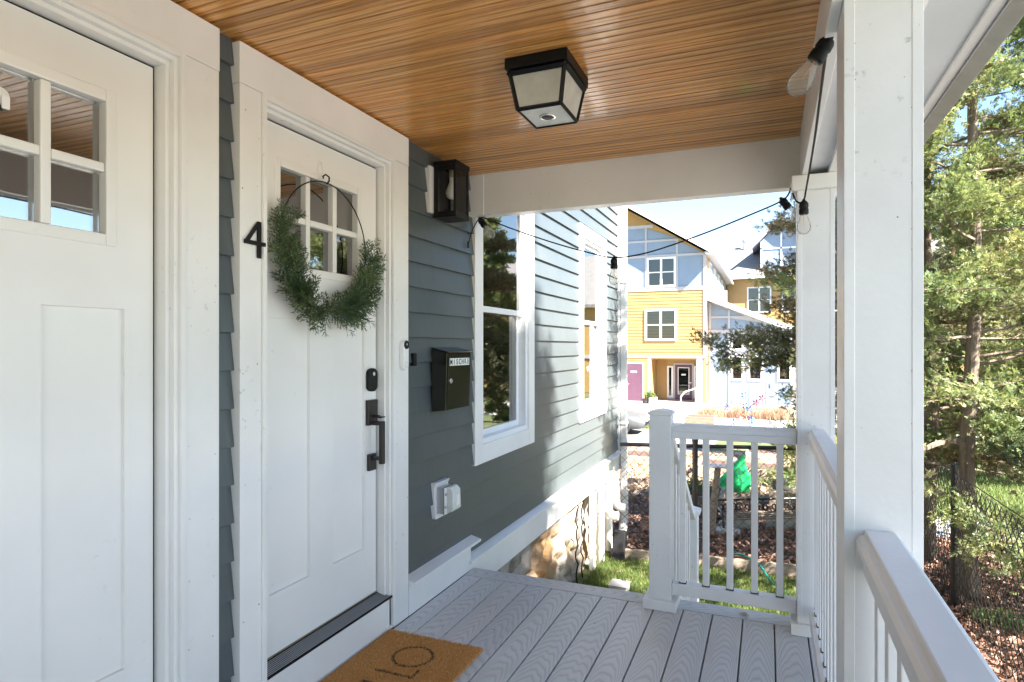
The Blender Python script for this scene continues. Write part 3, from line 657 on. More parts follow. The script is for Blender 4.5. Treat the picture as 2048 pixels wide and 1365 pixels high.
# video doorbell, small black reader, house number
db = thing('doorbell', (-1.63, 2.545, 1.22), 'slim white video doorbell with black lens on the door casing', 'doorbell')
def pill(yc, r, z0, z1, n=10):
    return [(yc+r*math.cos(t), z1-r+r*math.sin(t)) for t in np.linspace(0, math.pi, n)] + [(yc+r*math.cos(t), z0+r+r*math.sin(t)) for t in np.linspace(math.pi, 2*math.pi, n)]
MB().prism(pill(2.548, .0235, 1.220, 1.366), 'x', CX+.0005, CX+.026).build('body', 'vinyl', db, .004)
MB().lathe([(.021, 0), (.021, .0025), (.019, .0035)], (CX+.0262, 2.548, 1.3425), (1, 0, 0), 24).build('lens_disc', 'rubber', db)
MB().lathe([(.0055, 0), (.0055, .001), (.002, .0015)], (CX+.0298, 2.548, 1.3440), (1, 0, 0), 14).build('lens', 'steel', db)
b = MB(); b.tube([(CX+.0263, 2.548+.014*math.cos(t), 1.246+.014*math.sin(t)) for t in np.linspace(0, 6.2832, 21)], .0008, 4); b.build('button_ring', 'galv', db)
kb = MB().box(-1.668, 2.675, 1.236, -1.645, 2.702, 1.300).build('door_reader', 'rubber', None, .004); tag(kb, 'tiny black push button box on the clapboards beside the doorbell', 'push button')
hn = MB(); t0 = CX+.004; t1 = CX+.011; 
hn.box(t0, 1.628, 1.640, t1, 1.642, 1.766)
hn.box(t0+.0004, 1.570, 1.683, t1+.0004, 1.662, 1.697)
hn.prism([(1.570, 1.690), (1.586, 1.690), (1.641, 1.766), (1.6285, 1.7665)], 'x', t0-.0004, t1-.0004)
for y, z in ((1.635, 1.65), (1.60, 1.69), (1.635, 1.755)): hn.box(CX+.0005, y-.003, z-.003, t0+.001, y+.003, z+.003)
tag(hn.build('house_number', 'black'), 'black numeral 4 on the door casing', 'house number')

# weatherproof outlet
ou = thing('outlet_box', (-1.62, 2.96, .41), 'white outdoor power outlet with clear flip cover low on the clapboards', 'outlet')
MB().prism([(WX+.006, .405), (WX+.048, .405), (WX+.040, .425), (WX+.036, .575), (WX+.048, .598), (WX+.006, .598)], 'y', 2.892, 3.048).build('mount_block', 'vinyl', ou, .002)
B('grey_box', 'galv', ou, WX+.036, 2.915, .432, WX+.078, 3.025, .570, bevel=.003)
B('gasket', 'rubber', ou, WX+.0785, 2.912, .428, WX+.081, 3.028, .574)
m = MB(); m.prism([(WX+.0815, .430), (WX+.122, .442), (WX+.130, .455), (WX+.126, .552), (WX+.108, .572), (WX+.0815, .574)], 'y', 2.935, 3.026); m.build('cover', 'clearplastic', ou, .006)
B('cover_frame', 'vinyl', ou, WX+.0815, 2.913, .430, WX+.090, 2.934, .572, bevel=.002)
B('warning_label', 'paper', ou, WX+.1285, 2.970, .470, WX+.1305, 3.005, .530, bevel=0)
for z in (.462, .530): B('hinge', 'galv', ou, WX+.0905, 2.910, z, WX+.099, 2.930, z+.014)

# coir doormat: tufts, HELLO in dark tufts (read when facing the door)
dm = thing('doormat', (-1.385, 2.07, .001), 'brown coir doormat with dark printed letters in front of the wreath door', 'doormat')
MX0, MX1, MY0, MY1 = -1.630, -1.146, 1.675, 2.440
B('backing', 'coirbase', dm, MX0+.004, MY0+.004, .0005, MX1-.004, MY1-.004, .0105)
nt_ = 52000
P = np.c_[rng.uniform(MX0, MX1, nt_), rng.uniform(MY0, MY1, nt_)]
def near_seg(P, a, b, r):
    a = np.array(a); b = np.array(b); d = b-a; t = np.clip(((P-a)@d)/(d@d), 0, 1); return np.linalg.norm(P-a-t[:, None]*d, axis=1) < r
ink = np.zeros(nt_, bool)
Lt, Lb = -1.475, -1.312                           # letter tops (towards the door) and feet in X
e = np.c_[(P[:, 0]+1.395)/.084, (P[:, 1]-2.258)/.082]; rr = np.linalg.norm(e, axis=1); ink |= (np.abs(rr-1) < .085)
def ln(y0, x0, y1, x1, r=.0075):
    global ink; ink |= near_seg(P, (x0, y0), (x1, y1), r)
for yl in (2.110, 2.018): ln(yl, Lt, yl, Lb); ln(yl, Lb, yl+.055, Lb)
ln(1.925, Lt, 1.925, Lb)
for xx in (Lt, (Lt+Lb)/2, Lb): ln(1.925, xx, 1.978, xx)
ln(1.815, Lt, 1.815, Lb); ln(1.872, Lt, 1.872, Lb); ln(1.815, (Lt+Lb)/2, 1.872, (Lt+Lb)/2)
ink &= rng.random(nt_) < .88
tv = np.array([[0, -.0011, 0], [0, .0011, 0], [.0085, 0, .0]]); tf = np.array([[0, 1, 2]])
dirs = np.c_[rng.normal(0, .55, nt_), rng.normal(0, .55, nt_), np.ones(nt_)]
for sel, nm, mt in ((~ink, 'coir_pile', 'coir'), (ink, 'printed_pile', 'coir_ink')):
    q = P[sel]; V, F = instance(tv, tf, np.c_[q, np.full(len(q), .0098)], dirs[sel], rng.uniform(0, 6.28, len(q)), rng.uniform(.7, 1.25, len(q)))
    tint = np.repeat(np.clip(rng.beta(2, 2.2, len(q)) + (rng.random(len(q)) < .03)*.5, 0, 1), 3)
    o = fast_mesh(nm, V, F, mt, dm, tint, ORG[dm]); o['kind'] = 'stuff'

# juniper half wreath on the wreath door
wr = thing('wreath', (-1.665, 2.02, 1.74), 'green juniper half wreath on a thin black hoop hung on the white door', 'wreath')
WC = np.array((-1.663, 2.030, 1.740)); WR = .262
mb = MB(); mb.tube([(WC[0], WC[1]+WR*math.sin(t), WC[2]+WR*math.cos(t)) for t in np.linspace(0, 6.2832, 73)], .0028, 6, False); mb.build('hoop', 'black', wr, 0, True)
mb = MB(); mb.tube([(WC[0], 2.030, 1.998), (WC[0]+.004, 2.040, 2.012), (WC[0]+.004, 2.040, 2.028), (WC[0]-.002, 2.026, 2.036), (WC[0]-.008, 2.016, 2.026), (WC[0]-.008, 2.020, 2.018)], .0035, 6); mb.build('hook', 'black', wr, 0, True)
mb = MB(); mb.tube([(SX+.004, 2.03+.014*math.sin(t), 2.06+.034*math.cos(t)) for t in np.linspace(0, 6.2832, 25)], .0016, 5, False); mb.build('clear_hanger', 'vinyl', wr, 0, True)
# a sprig: stem with small branchlets of needles
def sprig(n=9, L=1.0, wdt=.34, seed=1):
    r = random.Random(seed); v = []; f = []
    def tri(a, b, wd, nrm):
        a = Vector(a); b = Vector(b); s = (b-a).cross(Vector(nrm)).normalized()*wd; o = len(v); v.extend([tuple(a-s), tuple(a+s), tuple(b)]); f.append((o, o+1, o+2))
    tri((0, 0, 0), (L, 0, 0), .022, (0, 0, 1)); 
    for i in range(n):
        x = L*(.12+.85*i/n); sd = 1 if i % 2 else -1; ln_ = wdt*(1-.55*i/n)*r.uniform(.75, 1.2); zz = r.uniform(-.14, .14)
        tip = (x+ln_*.85, sd*ln_*.8, zz); tri((x, 0, 0), tip, .020, (0, 0, 1))
        for q in (.35, .6, .85):
            bs = (x+(tip[0]-x)*q, tip[1]*q, zz*q)
            tri(bs, (bs[0]+.10*r.uniform(.8, 1.3), bs[1]+sd*.015, bs[2]+r.uniform(-.06, .08)), .020, (0, .5, 1)); tri(bs, (bs[0]+.045, bs[1]+sd*.10*r.uniform(.8, 1.2), bs[2]+r.uniform(-.06, .06)), .020, (.5, 0, 1))
    tri((L*.9, 0, 0), (L*1.1, .03, .03), .02, (0, 0, 1))
    return np.array(v), np.array(f)
Vs, Fs, Ts = [], [], []; off = 0; stems = MB()
for sp in range(4):
    tv, tf = sprig(9, 1.0, .36, sp)
    n = 80
    # angle from the top, clockwise seen from the front (+Y is right); foliage from about 70 deg right round the bottom to 70 deg left
    cc_ = np.linspace(R(92), R(284), 26)+rng.normal(0, .03, 26); th = cc_[rng.integers(0, 26, n)]+rng.normal(0, .045, n); side = np.where(th < math.pi, 1, -1)
    cpos = np.c_[np.full(n, WC[0]), WC[1]+WR*np.sin(th), WC[2]+WR*np.cos(th)]
    tang = np.c_[np.zeros(n), -np.cos(th)*side*-1*-1, np.sin(th)*side]     # pointing up along the hoop on either side
    tang = np.c_[np.zeros(n), np.cos(th)*-side, np.sin(th)*side]
    rad = np.c_[np.zeros(n), np.sin(th), np.cos(th)]
    low = np.clip(-np.cos(th), 0, 1)
    d = tang*rng.uniform(.35, 1.1, (n, 1)) + rad*rng.normal(.16, .62, (n, 1)) + np.c_[rng.uniform(.0, .75, n), np.zeros(n), np.zeros(n)]
    sc_ = rng.uniform(.060, .115, n)*(.75+.55*low)
    pos = cpos + rad*rng.normal(0, .012, (n, 1)) + np.c_[rng.uniform(.0, .02, n), np.zeros((n, 2))]
    V, F = instance(tv, tf, pos, d, rng.uniform(0, 6.28, n), sc_)
    V[:, 0] = np.maximum(V[:, 0], SX+.006)
    Vs.append(V); Fs.append(F+off); off += len(V); Ts.append(np.repeat(rng.beta(2, 2, n), len(tv)))
o = fast_mesh('foliage', np.concatenate(Vs), np.concatenate(Fs), 'wreath', wr, np.concatenate(Ts), ORG[wr]); o['kind'] = 'stuff'

# string light
sg = thing('string_light', (-.75, 3.39, 2.0), 'black cord string light with clear bulbs swagged along the porch beams', 'string light')
def cat(pts, per=8):          # smooth curve through points
    out = []; pts = [Vector(p) for p in pts]
    for i in range(len(pts)-1):
        p0, p1, p2, p3 = pts[max(i-1, 0)], pts[i], pts[i+1], pts[min(i+2, len(pts)-1)]
        for t in np.linspace(0, 1, per, endpoint=False):
            out.append(.5*((2*p1)+(p2-p0)*t+(2*p0-5*p1+4*p2-p3)*t*t+(3*p1-p0-3*p2+p3)*t**3))
    return out+[pts[-1]]
YC = 3.395
MB().tube(cat([(-1.655, 3.30, 1.94), (-1.650, 3.34, 2.03), (-1.632, YC, 2.113), (-1.600, YC, 2.122)]), .0032, 6).build('cord', 'rubber', sg, 0, True)
MB().tube(cat([(-1.600, YC, 2.122), (-1.40, YC, 2.034), (-1.15, YC, 1.938), (-.95, YC, 1.872), (-.792, YC, 1.832), (-.60, YC, 1.850), (-.33, YC, 1.926), (-.083, YC, 2.012), (.068, YC, 2.072), (.105, 3.37, 2.112)]), .0042, 6).build('cord', 'rubber', sg, 0, True)
MB().tube(cat([(.105, 3.37, 2.112), (.104, 3.25, 2.095), (.118, 3.13, 2.015), (.135, 3.105, 1.992), (.152, 3.085, 1.998), (.157, 2.95, 2.03), (.158, 2.5, 2.085), (.146, 2.0, 2.098), (.137, 1.72, 2.088), (.134, 1.60, 2.10), (.133, 1.40, 2.118), (.130, .8, 2.10), (.130, -.2, 2.118)]), .0040, 6).build('cord', 'rubber', sg, 0, True)
MB().lathe([(.006, 0), (.006, .03), (.004, .04)], (-1.655, 3.30, 1.925), (0, 0, 1), 8).build('wall_clip', 'rubber', sg)
def bulb(p, d):
    d = Vector(d).normalized(); p = Vector(p)
    K = 1.05
    sc1 = lambda L: [(a*K, b*K) for a, b in L]
    s = MB().lathe(sc1([(.006, -.012), (.008, -.004), (.014, 0), (.0185, .008), (.0195, .022), (.0175, .024), (.0175, .030), (.0195, .032), (.0195, .050), (.0170, .054)]), p, d, 18).build('socket', 'rubber', sg, 0, True)
    MB().lathe(sc1([(.0125, 0), (.014, .010), (.020, .028), (.0265, .048), (.0280, .060), (.0255, .074), (.018, .084), (.008, .0885), (.001, .0895)]), p+d*.050*K, d, 20).build('bulb', 'bulb', s, 0, True)
    MB().tube([p+d*.055, p+d*.085, p+d*.105], [.0022, .0012, .0008], 5).build('filament', 'filament', s)
bulb((-1.622, YC, 2.112), (.55, .0, -.75)); bulb((-.792, YC, 1.826), (.0, 0, -1)); bulb((.066, YC, 2.078), (.50, 0, -.72)); bulb((.152, 3.085, 1.990), (0, 0, -1)); bulb((.138, 1.685, 2.083), (-.42, .0, -.62))

sh = thing('suction_hook', (SX, .905, 1.92), 'small white suction hook on the pane of the near door', 'hook')
MB().lathe([(.022, 0), (.020, .004), (.008, .008), (.006, .012)], (SX-.0255, .903, 1.945), (1, 0, 0), 20).build('cup', 'vinyl', sh)
MB().box(SX-.015, .900, 1.911, SX-.009, .918, 1.944).build('hook', 'vinyl', sh, .002)
n = 46; P = np.c_[rng.uniform(-1.2, .1, n), rng.uniform(1.9, 3.3, n), np.full(n, .002)]
tv = np.array([[0, 0, 0], [.4, .3, .2], [1, 0, 0], [.4, -.3, .1]]); tf = np.array([[0, 1, 2], [0, 2, 3]])
V, F = instance(tv, tf, P, np.c_[rng.normal(0, 1, n), rng.normal(0, 1, n), np.zeros(n)], rng.normal(0, .3, n), rng.uniform(.003, .010, n))
o = fast_mesh('deck_crumbs', V, F, 'leaf', None, np.repeat(rng.random(n), 4), (0, 0, 0)); o['kind'] = 'stuff'; tag(o, 'tiny crumbs of leaf litter on the deck boards', 'litter')
# ------------------------------------------------------------------ pipes and hose by the house corner
pv = thing('vent_pipes', (-1.58, 6.4, G), 'pair of white plastic vent pipes with elbows against the stone foundation', 'pipe')
for y, zt, fw in ((6.25, -.07, 0), (6.60, -.09, .02)):
    MB().tube(cat([(-1.60, y, G-.1), (-1.60, y, -.35), (-1.60, y, zt-.06), (-1.595, y+.02, zt), (-1.57, y+.07, zt+.02), (-1.56, y+.12, zt-.02), (-1.555, y+.13, zt-.10), (-1.55, y+.13, -.33)]), .040, 14).build('pipe', 'pvc', pv, 0, True)
    MB().lathe([(.048, 0), (.048, .07)], (-1.60, y, -.38), (0, 0, 1), 16).build('coupling', 'pvc', pv)
    MB().tube(cat([(-1.55, y+.13, -.30), (-1.545, y+.13, -.40), (-1.50, y+.13, -.44), (-1.44, y+.13, -.44)]), .047, 14).build('elbow', 'pvc', pv, 0, True)
MB().box(-1.66, 6.02, G, -1.615, 6.12, -.15).build('conduit_board', 'white', pv, .003)
ds = thing('downspout', (-1.60, 7.38, G), 'white metal downspout running down the far house corner into a ribbed hose', 'downspout')
MB().box(-1.640, 7.345, -.50, -1.565, 7.42, 5.9).build('pipe', 'white', ds, .008)
for z in (2.1, .4): MB().box(-1.644, 7.335, z, -1.561, 7.43, z+.03).build('strap', 'white', ds, .002)
pth = cat([(-1.602, 7.382, -.42), (-1.600, 7.38, -.52), (-1.595, 7.36, -.66), (-1.58, 7.25, -.78), (-1.56, 7.05, -.86), (-1.54, 6.8, -.885)], 14)
MB().tube(pth, [.052 if i % 2 else .044 for i in range(len(pth))], 14).build('ribbed_hose', 'pvc', ds)
fp = MB().prism([(6.30, G), (6.55, G), (6.50, -.62), (6.42, -.62)], 'x', -1.50, -1.38).build('folded_chair', 'rubber', None, .004); tag(fp, 'folded black slatted frame leaning beside the ribbed hose', 'frame')
jb = thing('storage_box', (-1.22, 5.5, G), 'pale printed carton on the grass below the ribbed hose', 'box')
MB().box(-1.32, 5.44, G, -1.16, 5.60, G+.10).build('carton', 'carton', jb, .004); MB().box(-1.29, 5.4385, G+.03, -1.24, 5.4395, G+.07).build('print', 'orangeprint', jb); MB().box(-1.325, 5.435, G+.1005, -1.155, 5.605, G+.112).build('lid', 'carton', jb, .003)
tb = MB().lathe([(.035, 0), (.042, .07), (.044, .073), (.04, .073), (.033, .02)], (-1.10, 5.32, G), (0, 0, 1), 14).build('garden_pot', 'hose', None); tag(tb, 'small dark green pot on the grass by the carton', 'pot')

# ------------------------------------------------------------------ timber edging, hose, fences
te = thing('timber_edging', (-.5, 6.5, G), 'weathered timber board edging between lawn strip and leaf bed', 'edging')
px0, py0 = -1.45, 6.40
for i, (a, b) in enumerate(((-1.52, -.62), (-.615, .30), (.305, 1.25))):
    dy = .12*(a+1.5); dy2 = .12*(b+1.5)
    MB().add([(a, 6.40+dy, G-.05), (b, 6.40+dy2, G-.05), (b, 6.445+dy2, G-.05), (a, 6.445+dy, G-.05), (a, 6.40+dy, G+.125), (b, 6.40+dy2, G+.125-.008*i), (b, 6.445+dy2, G+.125-.008*i), (a, 6.445+dy, G+.125)],
             [(0, 3, 2, 1), (4, 5, 6, 7), (0, 1, 5, 4), (1, 2, 6, 5), (2, 3, 7, 6), (3, 0, 4, 7)]).build('timber_board', 'oldwood' if i < 2 else 'palewood', te, .004)
gh = MB(); gh.tube(cat([(-.34, 6.78, G+.10), (-.22, 6.62, G+.15), (-.08, 6.50, G+.12), (.06, 6.25, G+.03), (.30, 5.95, G+.02), (.8, 5.7, G+.02)]), .012, 8)
tag(gh.build('garden_hose', 'hose', None, 0, True), 'dark green garden hose lying over the timber edging', 'hose')

def chain_fence(A, Bp, H, posts, label, rr=.021):
    A = np.array(A, float); Bp = np.array(Bp, float); L = np.linalg.norm(Bp-A); d = (Bp-A)/L
    f = thing('chain_link_fence', (float(A[0]), float(A[1]), G), label, 'fence', 'black chain link fences')
    for t in posts:
        p = A+d*t
        m = MB(); m.lathe([(.030, 0), (.030, H+.045)], (p[0], p[1], G-.02), (0, 0, 1), 10); o = m.build('fence_post', 'fence', f)
        MB().lathe([(.034, 0), (.034, .02), (.026, .045), (.008, .055)], (p[0], p[1], G+H+.026), (0, 0, 1), 10).build('post_cap', 'fence', o)
    MB().tube([(A[0], A[1], G+H-.02), (Bp[0], Bp[1], G+H-.02)], rr, 8).build('top_rail', 'fence', f)
    # woven diamonds: zigzag wires
    s = .052; nw = int(L/s); nseg = int((H-.03)/s); r = .0040
    V, F = [], []; off = 0; nrm = np.array([-d[1], d[0]])
    tri = [(math.cos(a)*r, math.sin(a)*r) for a in (0, 2.094, 4.189)]
    for i in range(nw):
        x = (i+.5)*s; pts = []
        for j in range(nseg+1):
            u = x + (s/2 if (j+i) % 2 else -s/2); p = A+d*u+nrm*(.003 if j % 2 else -.003)
            pts.append((p[0], p[1], G+.02+j*s))
        for p in pts:
            for a, b in tri: V.append((p[0]+d[0]*a+nrm[0]*b, p[1]+d[1]*a+nrm[1]*b, p[2]))
        for j in range(nseg):
            for q in range(3):
                q2 = (q+1) % 3; a = off+j*3+q; b = off+j*3+q2; F.append((a, b, b+3)); F.append((a, b+3, a+3))
        off += 3*(nseg+1)
    o = fast_mesh('wire_mesh', np.array(V), np.array(F), 'fence', f, None, ORG[f]); o['kind'] = 'stuff'
    return f
chain_fence((-1.50, 6.71), (1.46, 7.43), 1.20, (.80, 2.98), 'black chain link fence crossing behind the end railing')
chain_fence((1.477, 7.44), (1.477, 2.2), 1.20, (1.14, 3.6), 'black chain link fence running down the right side by the cedar trunk', .004)

# ------------------------------------------------------------------ garden behind the fence
bn = thing('garden_bench', (-.14, 8.35, G), 'low black wrought iron bench panel with scrollwork in the leaf bed', 'bench')
ax, bx_, yb0, yb1 = -.60, .34, 8.15, 8.55
def bp(u, z): return (ax+(bx_-ax)*u, yb0+(yb1-yb0)*u, z)
m = MB(); m.tube([bp(0, -.60), bp(1, -.58)], .014, 6); m.tube([bp(0, -.83), bp(1, -.81)], .020, 6); m.tube([bp(0, -.80), bp(1, -.78)], .009, 5); m.build('back_rails', 'fence', bn)
for u in (0.0, 1.0):
    MB().tube([bp(u, G-.02), bp(u, -.56)], .020, 6).build('leg', 'fence', bn)
    MB().tube(cat([bp(u, -.66), (bp(u, 0)[0]+.05, bp(u, 0)[1]-.16, -.66), (bp(u, 0)[0]+.10, bp(u, 0)[1]-.33, -.70), (bp(u, 0)[0]+.12, bp(u, 0)[1]-.36, G)]), .014, 6).build('arm', 'fence', bn)
for i in range(6):
    u0 = .085+i*.166; sgn = 1 if i % 2 else -1; m = MB()
    for s2 in (1, -1):
        pts = []
        for t in np.linspace(0, 1, 22):
            a = t*7.2; rr = .062*(1-t*.75); pts.append(bp(u0+s2*.036+s2*rr*math.cos(a+.5)/.94*.62, -.69+sgn*rr*math.sin(a+.5)))
        m.tube(pts, .0095, 5)
    m.tube([bp(u0, -.60), bp(u0, -.80)], .006, 5); m.build('scroll', 'fence', bn, 0, True)
for i in range(4): 
    o_ = .07+.085*i; MB().tube([(ax+.03+o_*.3, yb0-o_, -.745), (bx_+o_*.3, yb1-o_, -.725)], .016, 5).build('seat_slat', 'oldwood', bn)
for i, (x, y, a, ln_, hh) in enumerate(((-.33, 8.0, .1, .46, .20), (.22, 8.25, .1, .48, .20))):
    s = MB(); n = 9; pts = []
    for q in range(n+1):
        t = q/n; pts.append((t, (.05+.11*math.sin(math.pi*(t*.8+.1)))))
    poly = [(x-ln_/2+ln_*t, G-.03+h_*(hh/.16)) for t, h_ in pts]; poly = [(x-ln_/2, G-.04)] + poly + [(x+ln_/2, G-.04)]
    s.prism(poly[::-1], 'y', y, y+.10); o = s.build('stone_slab', 'stone', None, .012)
    tag(o, ('mossy curved stone slab left of its twin under the iron bench', 'mossy curved stone slab on the right under the iron bench')[i], 'stone', 'mossy slabs under the bench')
o = MB().prism([(-.60, G+.0), (-.30, G-.0), (-.28, G+.05), (-.45, G+.085), (-.58, G+.06)], 'y', 7.72, 7.90).build('flat_stone', 'concrete', None, .012); tag(o, 'pale flat stone on the leaves at the foot of the leaning stake', 'stone')
sk = thing('wooden_stake', (-.60, 7.75, G), 'leaning grey wooden stake with a thin flat board on top', 'stake')
MB().tube([(-.62, 7.72, G-.05), (-.60, 7.74, -.6), (-.55, 7.78, -.115)], [.045, .042, .036], 8).build('stake', 'oldwood', sk)
MB().box(-.66, 7.70, -.114, -.42, 7.86, -.096).build('top_board', 'galv', sk, .002)
bg_ = MB(); n1, n2 = 26, 18; vs = []; fs = []
for a in range(n2+1):
    for b in range(n1):
        t = a/n2; r_ = .26*(math.sin(math.pi*min(1, t*.62+.30))**.8)*(1-.75*t**1.6) ; an = 2*math.pi*b/n1; rr = r_*(1+.22*math.sin(5*an+6*t)*(1-t*.3)+random.uniform(-.10, .10))
        vs.append((-.58+.20*t+rr*math.cos(an), 11.0+rr*math.sin(an)*.8, -1.13+.64*t))
for a in range(n2):
    for b in range(n1): fs.append((a*n1+b, a*n1+(b+1) % n1, (a+1)*n1+(b+1) % n1, (a+1)*n1+b))
bg_.add(vs, fs); tag(bg_.build('garden_bag', 'greenplastic', None, 0, True), 'bright green crumpled plastic bag in the garden behind the fence', 'bag')

def raised_bed(x0, x1, y0, y1, h, label, mat='palewood', soil=True):
    zg = terrain((y0+y1)/2); t = thing('raised_bed', ((x0+x1)/2, (y0+y1)/2, zg), label, 'planter', 'timber raised beds')
    for q in range(2):
        za, zb_ = zg-.05+q*(h/2+.002), zg-.05+(q+1)*h/2
        MB().box(x0, y0, za, x1, y0+.05, zb_).build('side_board', mat, t, .004); MB().box(x0, y1-.05, za, x1, y1, zb_).build('side_board', mat, t, .004)
        MB().box(x0, y0+.051, za, x0+.05, y1-.051, zb_).build('end_board', mat, t, .004); MB().box(x1-.05, y0+.051, za, x1, y1-.051, zb_).build('end_board', mat, t, .004)
    MB().box(x0+.051, y0+.051, zg-.04, x1-.051, y1-.051, zg+h-.09).build('soil', 'mulch', t)
    return t
raised_bed(.02, 1.3, 9.9, 10.9, .34, 'grey timber raised bed behind the iron bench', 'oldwood')
raised_bed(-1.75, -.62, 9.5, 10.3, .22, 'low timber raised bed left of the leaning stake', 'oldwood')
raised_bed(-1.3, .3, 12.6, 13.6, .35, 'long pale raised bed behind the green bag')
raised_bed(-.5, 1.4, 16.2, 17.2, .35, 'far pale raised bed under the fence rail')
raised_bed(-3.25, -2.05, 26.9, 27.9, .55, 'grey timber raised bed on the lawn before the yellow house', 'oldwood')
raised_bed(-3.3, -2.2, 14.0, 15.0, .30, 'pale raised bed nearest the parked car')
wp = thing('white_tub', (.35, 9.75, terrain(9.75)), 'white plastic tub of seedlings on the grey raised bed', 'tub')
MB().lathe([(.13, 0), (.17, .20), (.175, .205), (.16, .205), (.12, .03)], (.36, 10.3, terrain(10.3)+.25), (0, 0, 1), 16).build('tub', 'vinyl', wp)

# scatter helper for leafy stuff
def leaf_clump(name, center, rad, n, mat, size, parent=None, label=None, cat_=None, squash=1.0, stems=0, group=None):
    c = np.array(center, float); q = rng.normal(0, 1, (n, 3)); q /= np.linalg.norm(q, axis=1, keepdims=True); q *= (rng.random((n, 1))**.45)*np.array(rad); q[:, 2] *= squash
    tv = np.array([[0, 0, 0], [.5, .28, .05], [1, 0, 0], [.5, -.28, .05]]); tf = np.array([[0, 1, 2], [0, 2, 3]])
    V, F = instance(tv, tf, c+q, rng.normal(0, 1, (n, 3))+np.array([0, 0, .4]), rng.uniform(0, 6.28, n), rng.uniform(.6, 1.3, n)*size)
    root = thing(name, (c[0], c[1], c[2]-rad[2]), label, cat_, group) if label else parent
    o = fast_mesh('foliage', V, F, mat, root, np.repeat(rng.beta(2, 2, n), 4), ORG[root]); o['kind'] = 'stuff'
    if label:
        m = MB()
        for i in range(max(3, stems)):
            e_ = c+rng.normal(0, .45, 3)*np.array(rad); m.tube([(c[0], c[1], c[2]-rad[2]), tuple(e_)], [.012, .004], 4)
        m.build('stems', 'bark', root)
    return root
leaf_clump('seedlings', (.36, 10.3, terrain(10.3)+.52), (.16, .16, .08), 260, 'shrub', .06, None, 'green seedlings growing in the white tub', 'plant')
leaf_clump('low_plant', (-1.05, 9.8, terrain(9.8)+.24), (.42, .25, .10), 900, 'shrub', .05, None, 'low green plants in the low timber bed', 'plant')
leaf_clump('weed', (-.85, 6.75, G+.16), (.10, .08, .18), 260, 'blade', .06, None, 'yellow green weed beside the fence post', 'plant')
leaf_clump('weed', (1.72, 6.05, G+.06), (.20, .16, .07), 420, 'shrub', .05, None, 'small bright green weed at the foot of the cedar trunk', 'plant')
leaf_clump('small_juniper', (.55, 12.0, terrain(12)+.75), (.42, .40, .55), 3200, 'cedar_g', .05, None, 'dark little juniper bush behind the grey raised bed', 'bush')
for i, (x, y, s) in enumerate(((-2.6, 32.2, .75), (-1.2, 32.4, .85), (.4, 32.3, .9))):
    n = 1500; base = np.c_[rng.normal(x, .45*s, n), rng.normal(y, .25, n), np.full(n, terrain(y))]
    tv = np.array([[0, -.018, 0], [0, .018, 0], [1, 0, 0]]); tf = np.array([[0, 1, 2]])
    V, F = instance(tv, tf, base, np.c_[rng.normal(0, .45, n), rng.normal(0, .45, n), np.ones(n)], rng.uniform(0, 6.28, n), rng.uniform(.4, 1.0, n)*s)
    o = fast_mesh('dry_grass_clump', V, F, 'dry', None, np.repeat(rng.random(n), 3), (x, y, terrain(y)))
    tag(o, ('dry tan grass clump nearest the porch steps of the yellow house', 'dry tan grass clump in the middle of the row before the blue wing', 'dry tan grass clump rightmost before the blue wing')[i], 'grass clump', 'dry grass clumps')
pw_ = thing('pinwheel_flowers', (-.85, 24.5, terrain(24.5)), 'garden ornament of blue and red petals on a thin pole', 'ornament')
MB().tube([(-.62, 24.5, -2.05), (-.80, 24.5, -.9)], .03, 6).build('pole', 'oldwood', pw_)
for i in range(16):
    a = rng.uniform(0, 6.28); r_ = rng.uniform(.15, .75); px_, pz_ = -.80+r_*math.cos(a)*1.1, -1.05+r_*math.sin(a)
    m = MB()
    for q in range(5):
        t = q*1.2566; m.add([(px_, 24.5, pz_), (px_+.10*math.cos(t-.35), 24.46, pz_+.10*math.sin(t-.35)), (px_+.14*math.cos(t), 24.5, pz_+.14*math.sin(t)), (px_+.10*math.cos(t+.35), 24.54, pz_+.10*math.sin(t+.35))], [(0, 1, 2, 3)])
    m.build('petals', ('bluepaint', 'redpaint', 'bluepaint', 'vinyl')[i % 4], pw_)
    if i % 2: MB().tube([(-.78, 24.5, -1.05), (px_, 24.5, pz_)], .008, 4).build('twig', 'redpaint', pw_)

# ------------------------------------------------------------------ fallen leaves and grass
def scatter_leaves(name, n, area, mat='leaf', size=.05):
    pts = area(n); n = len(pts)
    tv = np.array([[0, 0, 0], [.35, .30, .10], [1, 0, .16], [.35, -.30, .10]]); tf = np.array([[0, 1, 2], [0, 2, 3]])
    d = np.c_[rng.normal(0, 1, n), rng.normal(0, 1, n), rng.normal(0, .35, n)]
    V, F = instance(tv, tf, pts, d, rng.normal(0, .5, n), rng.uniform(.6, 1.5, n)*size)
    o = fast_mesh(name, V, F, mat, None, np.repeat(rng.random(n), 4), (0, 0, 0)); o['kind'] = 'stuff'; return o
def in_bed(n):
    x = rng.uniform(-3.0, 5.5, n); y = rng.uniform(.8, 9.6, n)
    ok = ((y > 6.55+.12*(x+1.5)) & (x < 1.5) & (x > -1.6)) | ((x > .5) & (y < 8.75) & ((x < 2.3) | (y > 4.6))) | ((y > 7.6) & (x < 1.5))
    ok &= (x < .42*y+1.2)
    x, y = x[ok], y[ok]; return np.c_[x, y, np.array([terrain(q) for q in y])+.014+rng.uniform(0, .03, len(x))]
tag(scatter_leaves('fallen_leaves', 95000, in_bed), 'brown fallen leaves covering the bed behind the fence', 'leaves')
def on_lawn(n):
    x = rng.uniform(-1.5, 1.4, n); y = rng.uniform(4.6, 6.45, n); return np.c_[x, y, np.full(n, G+.02)]
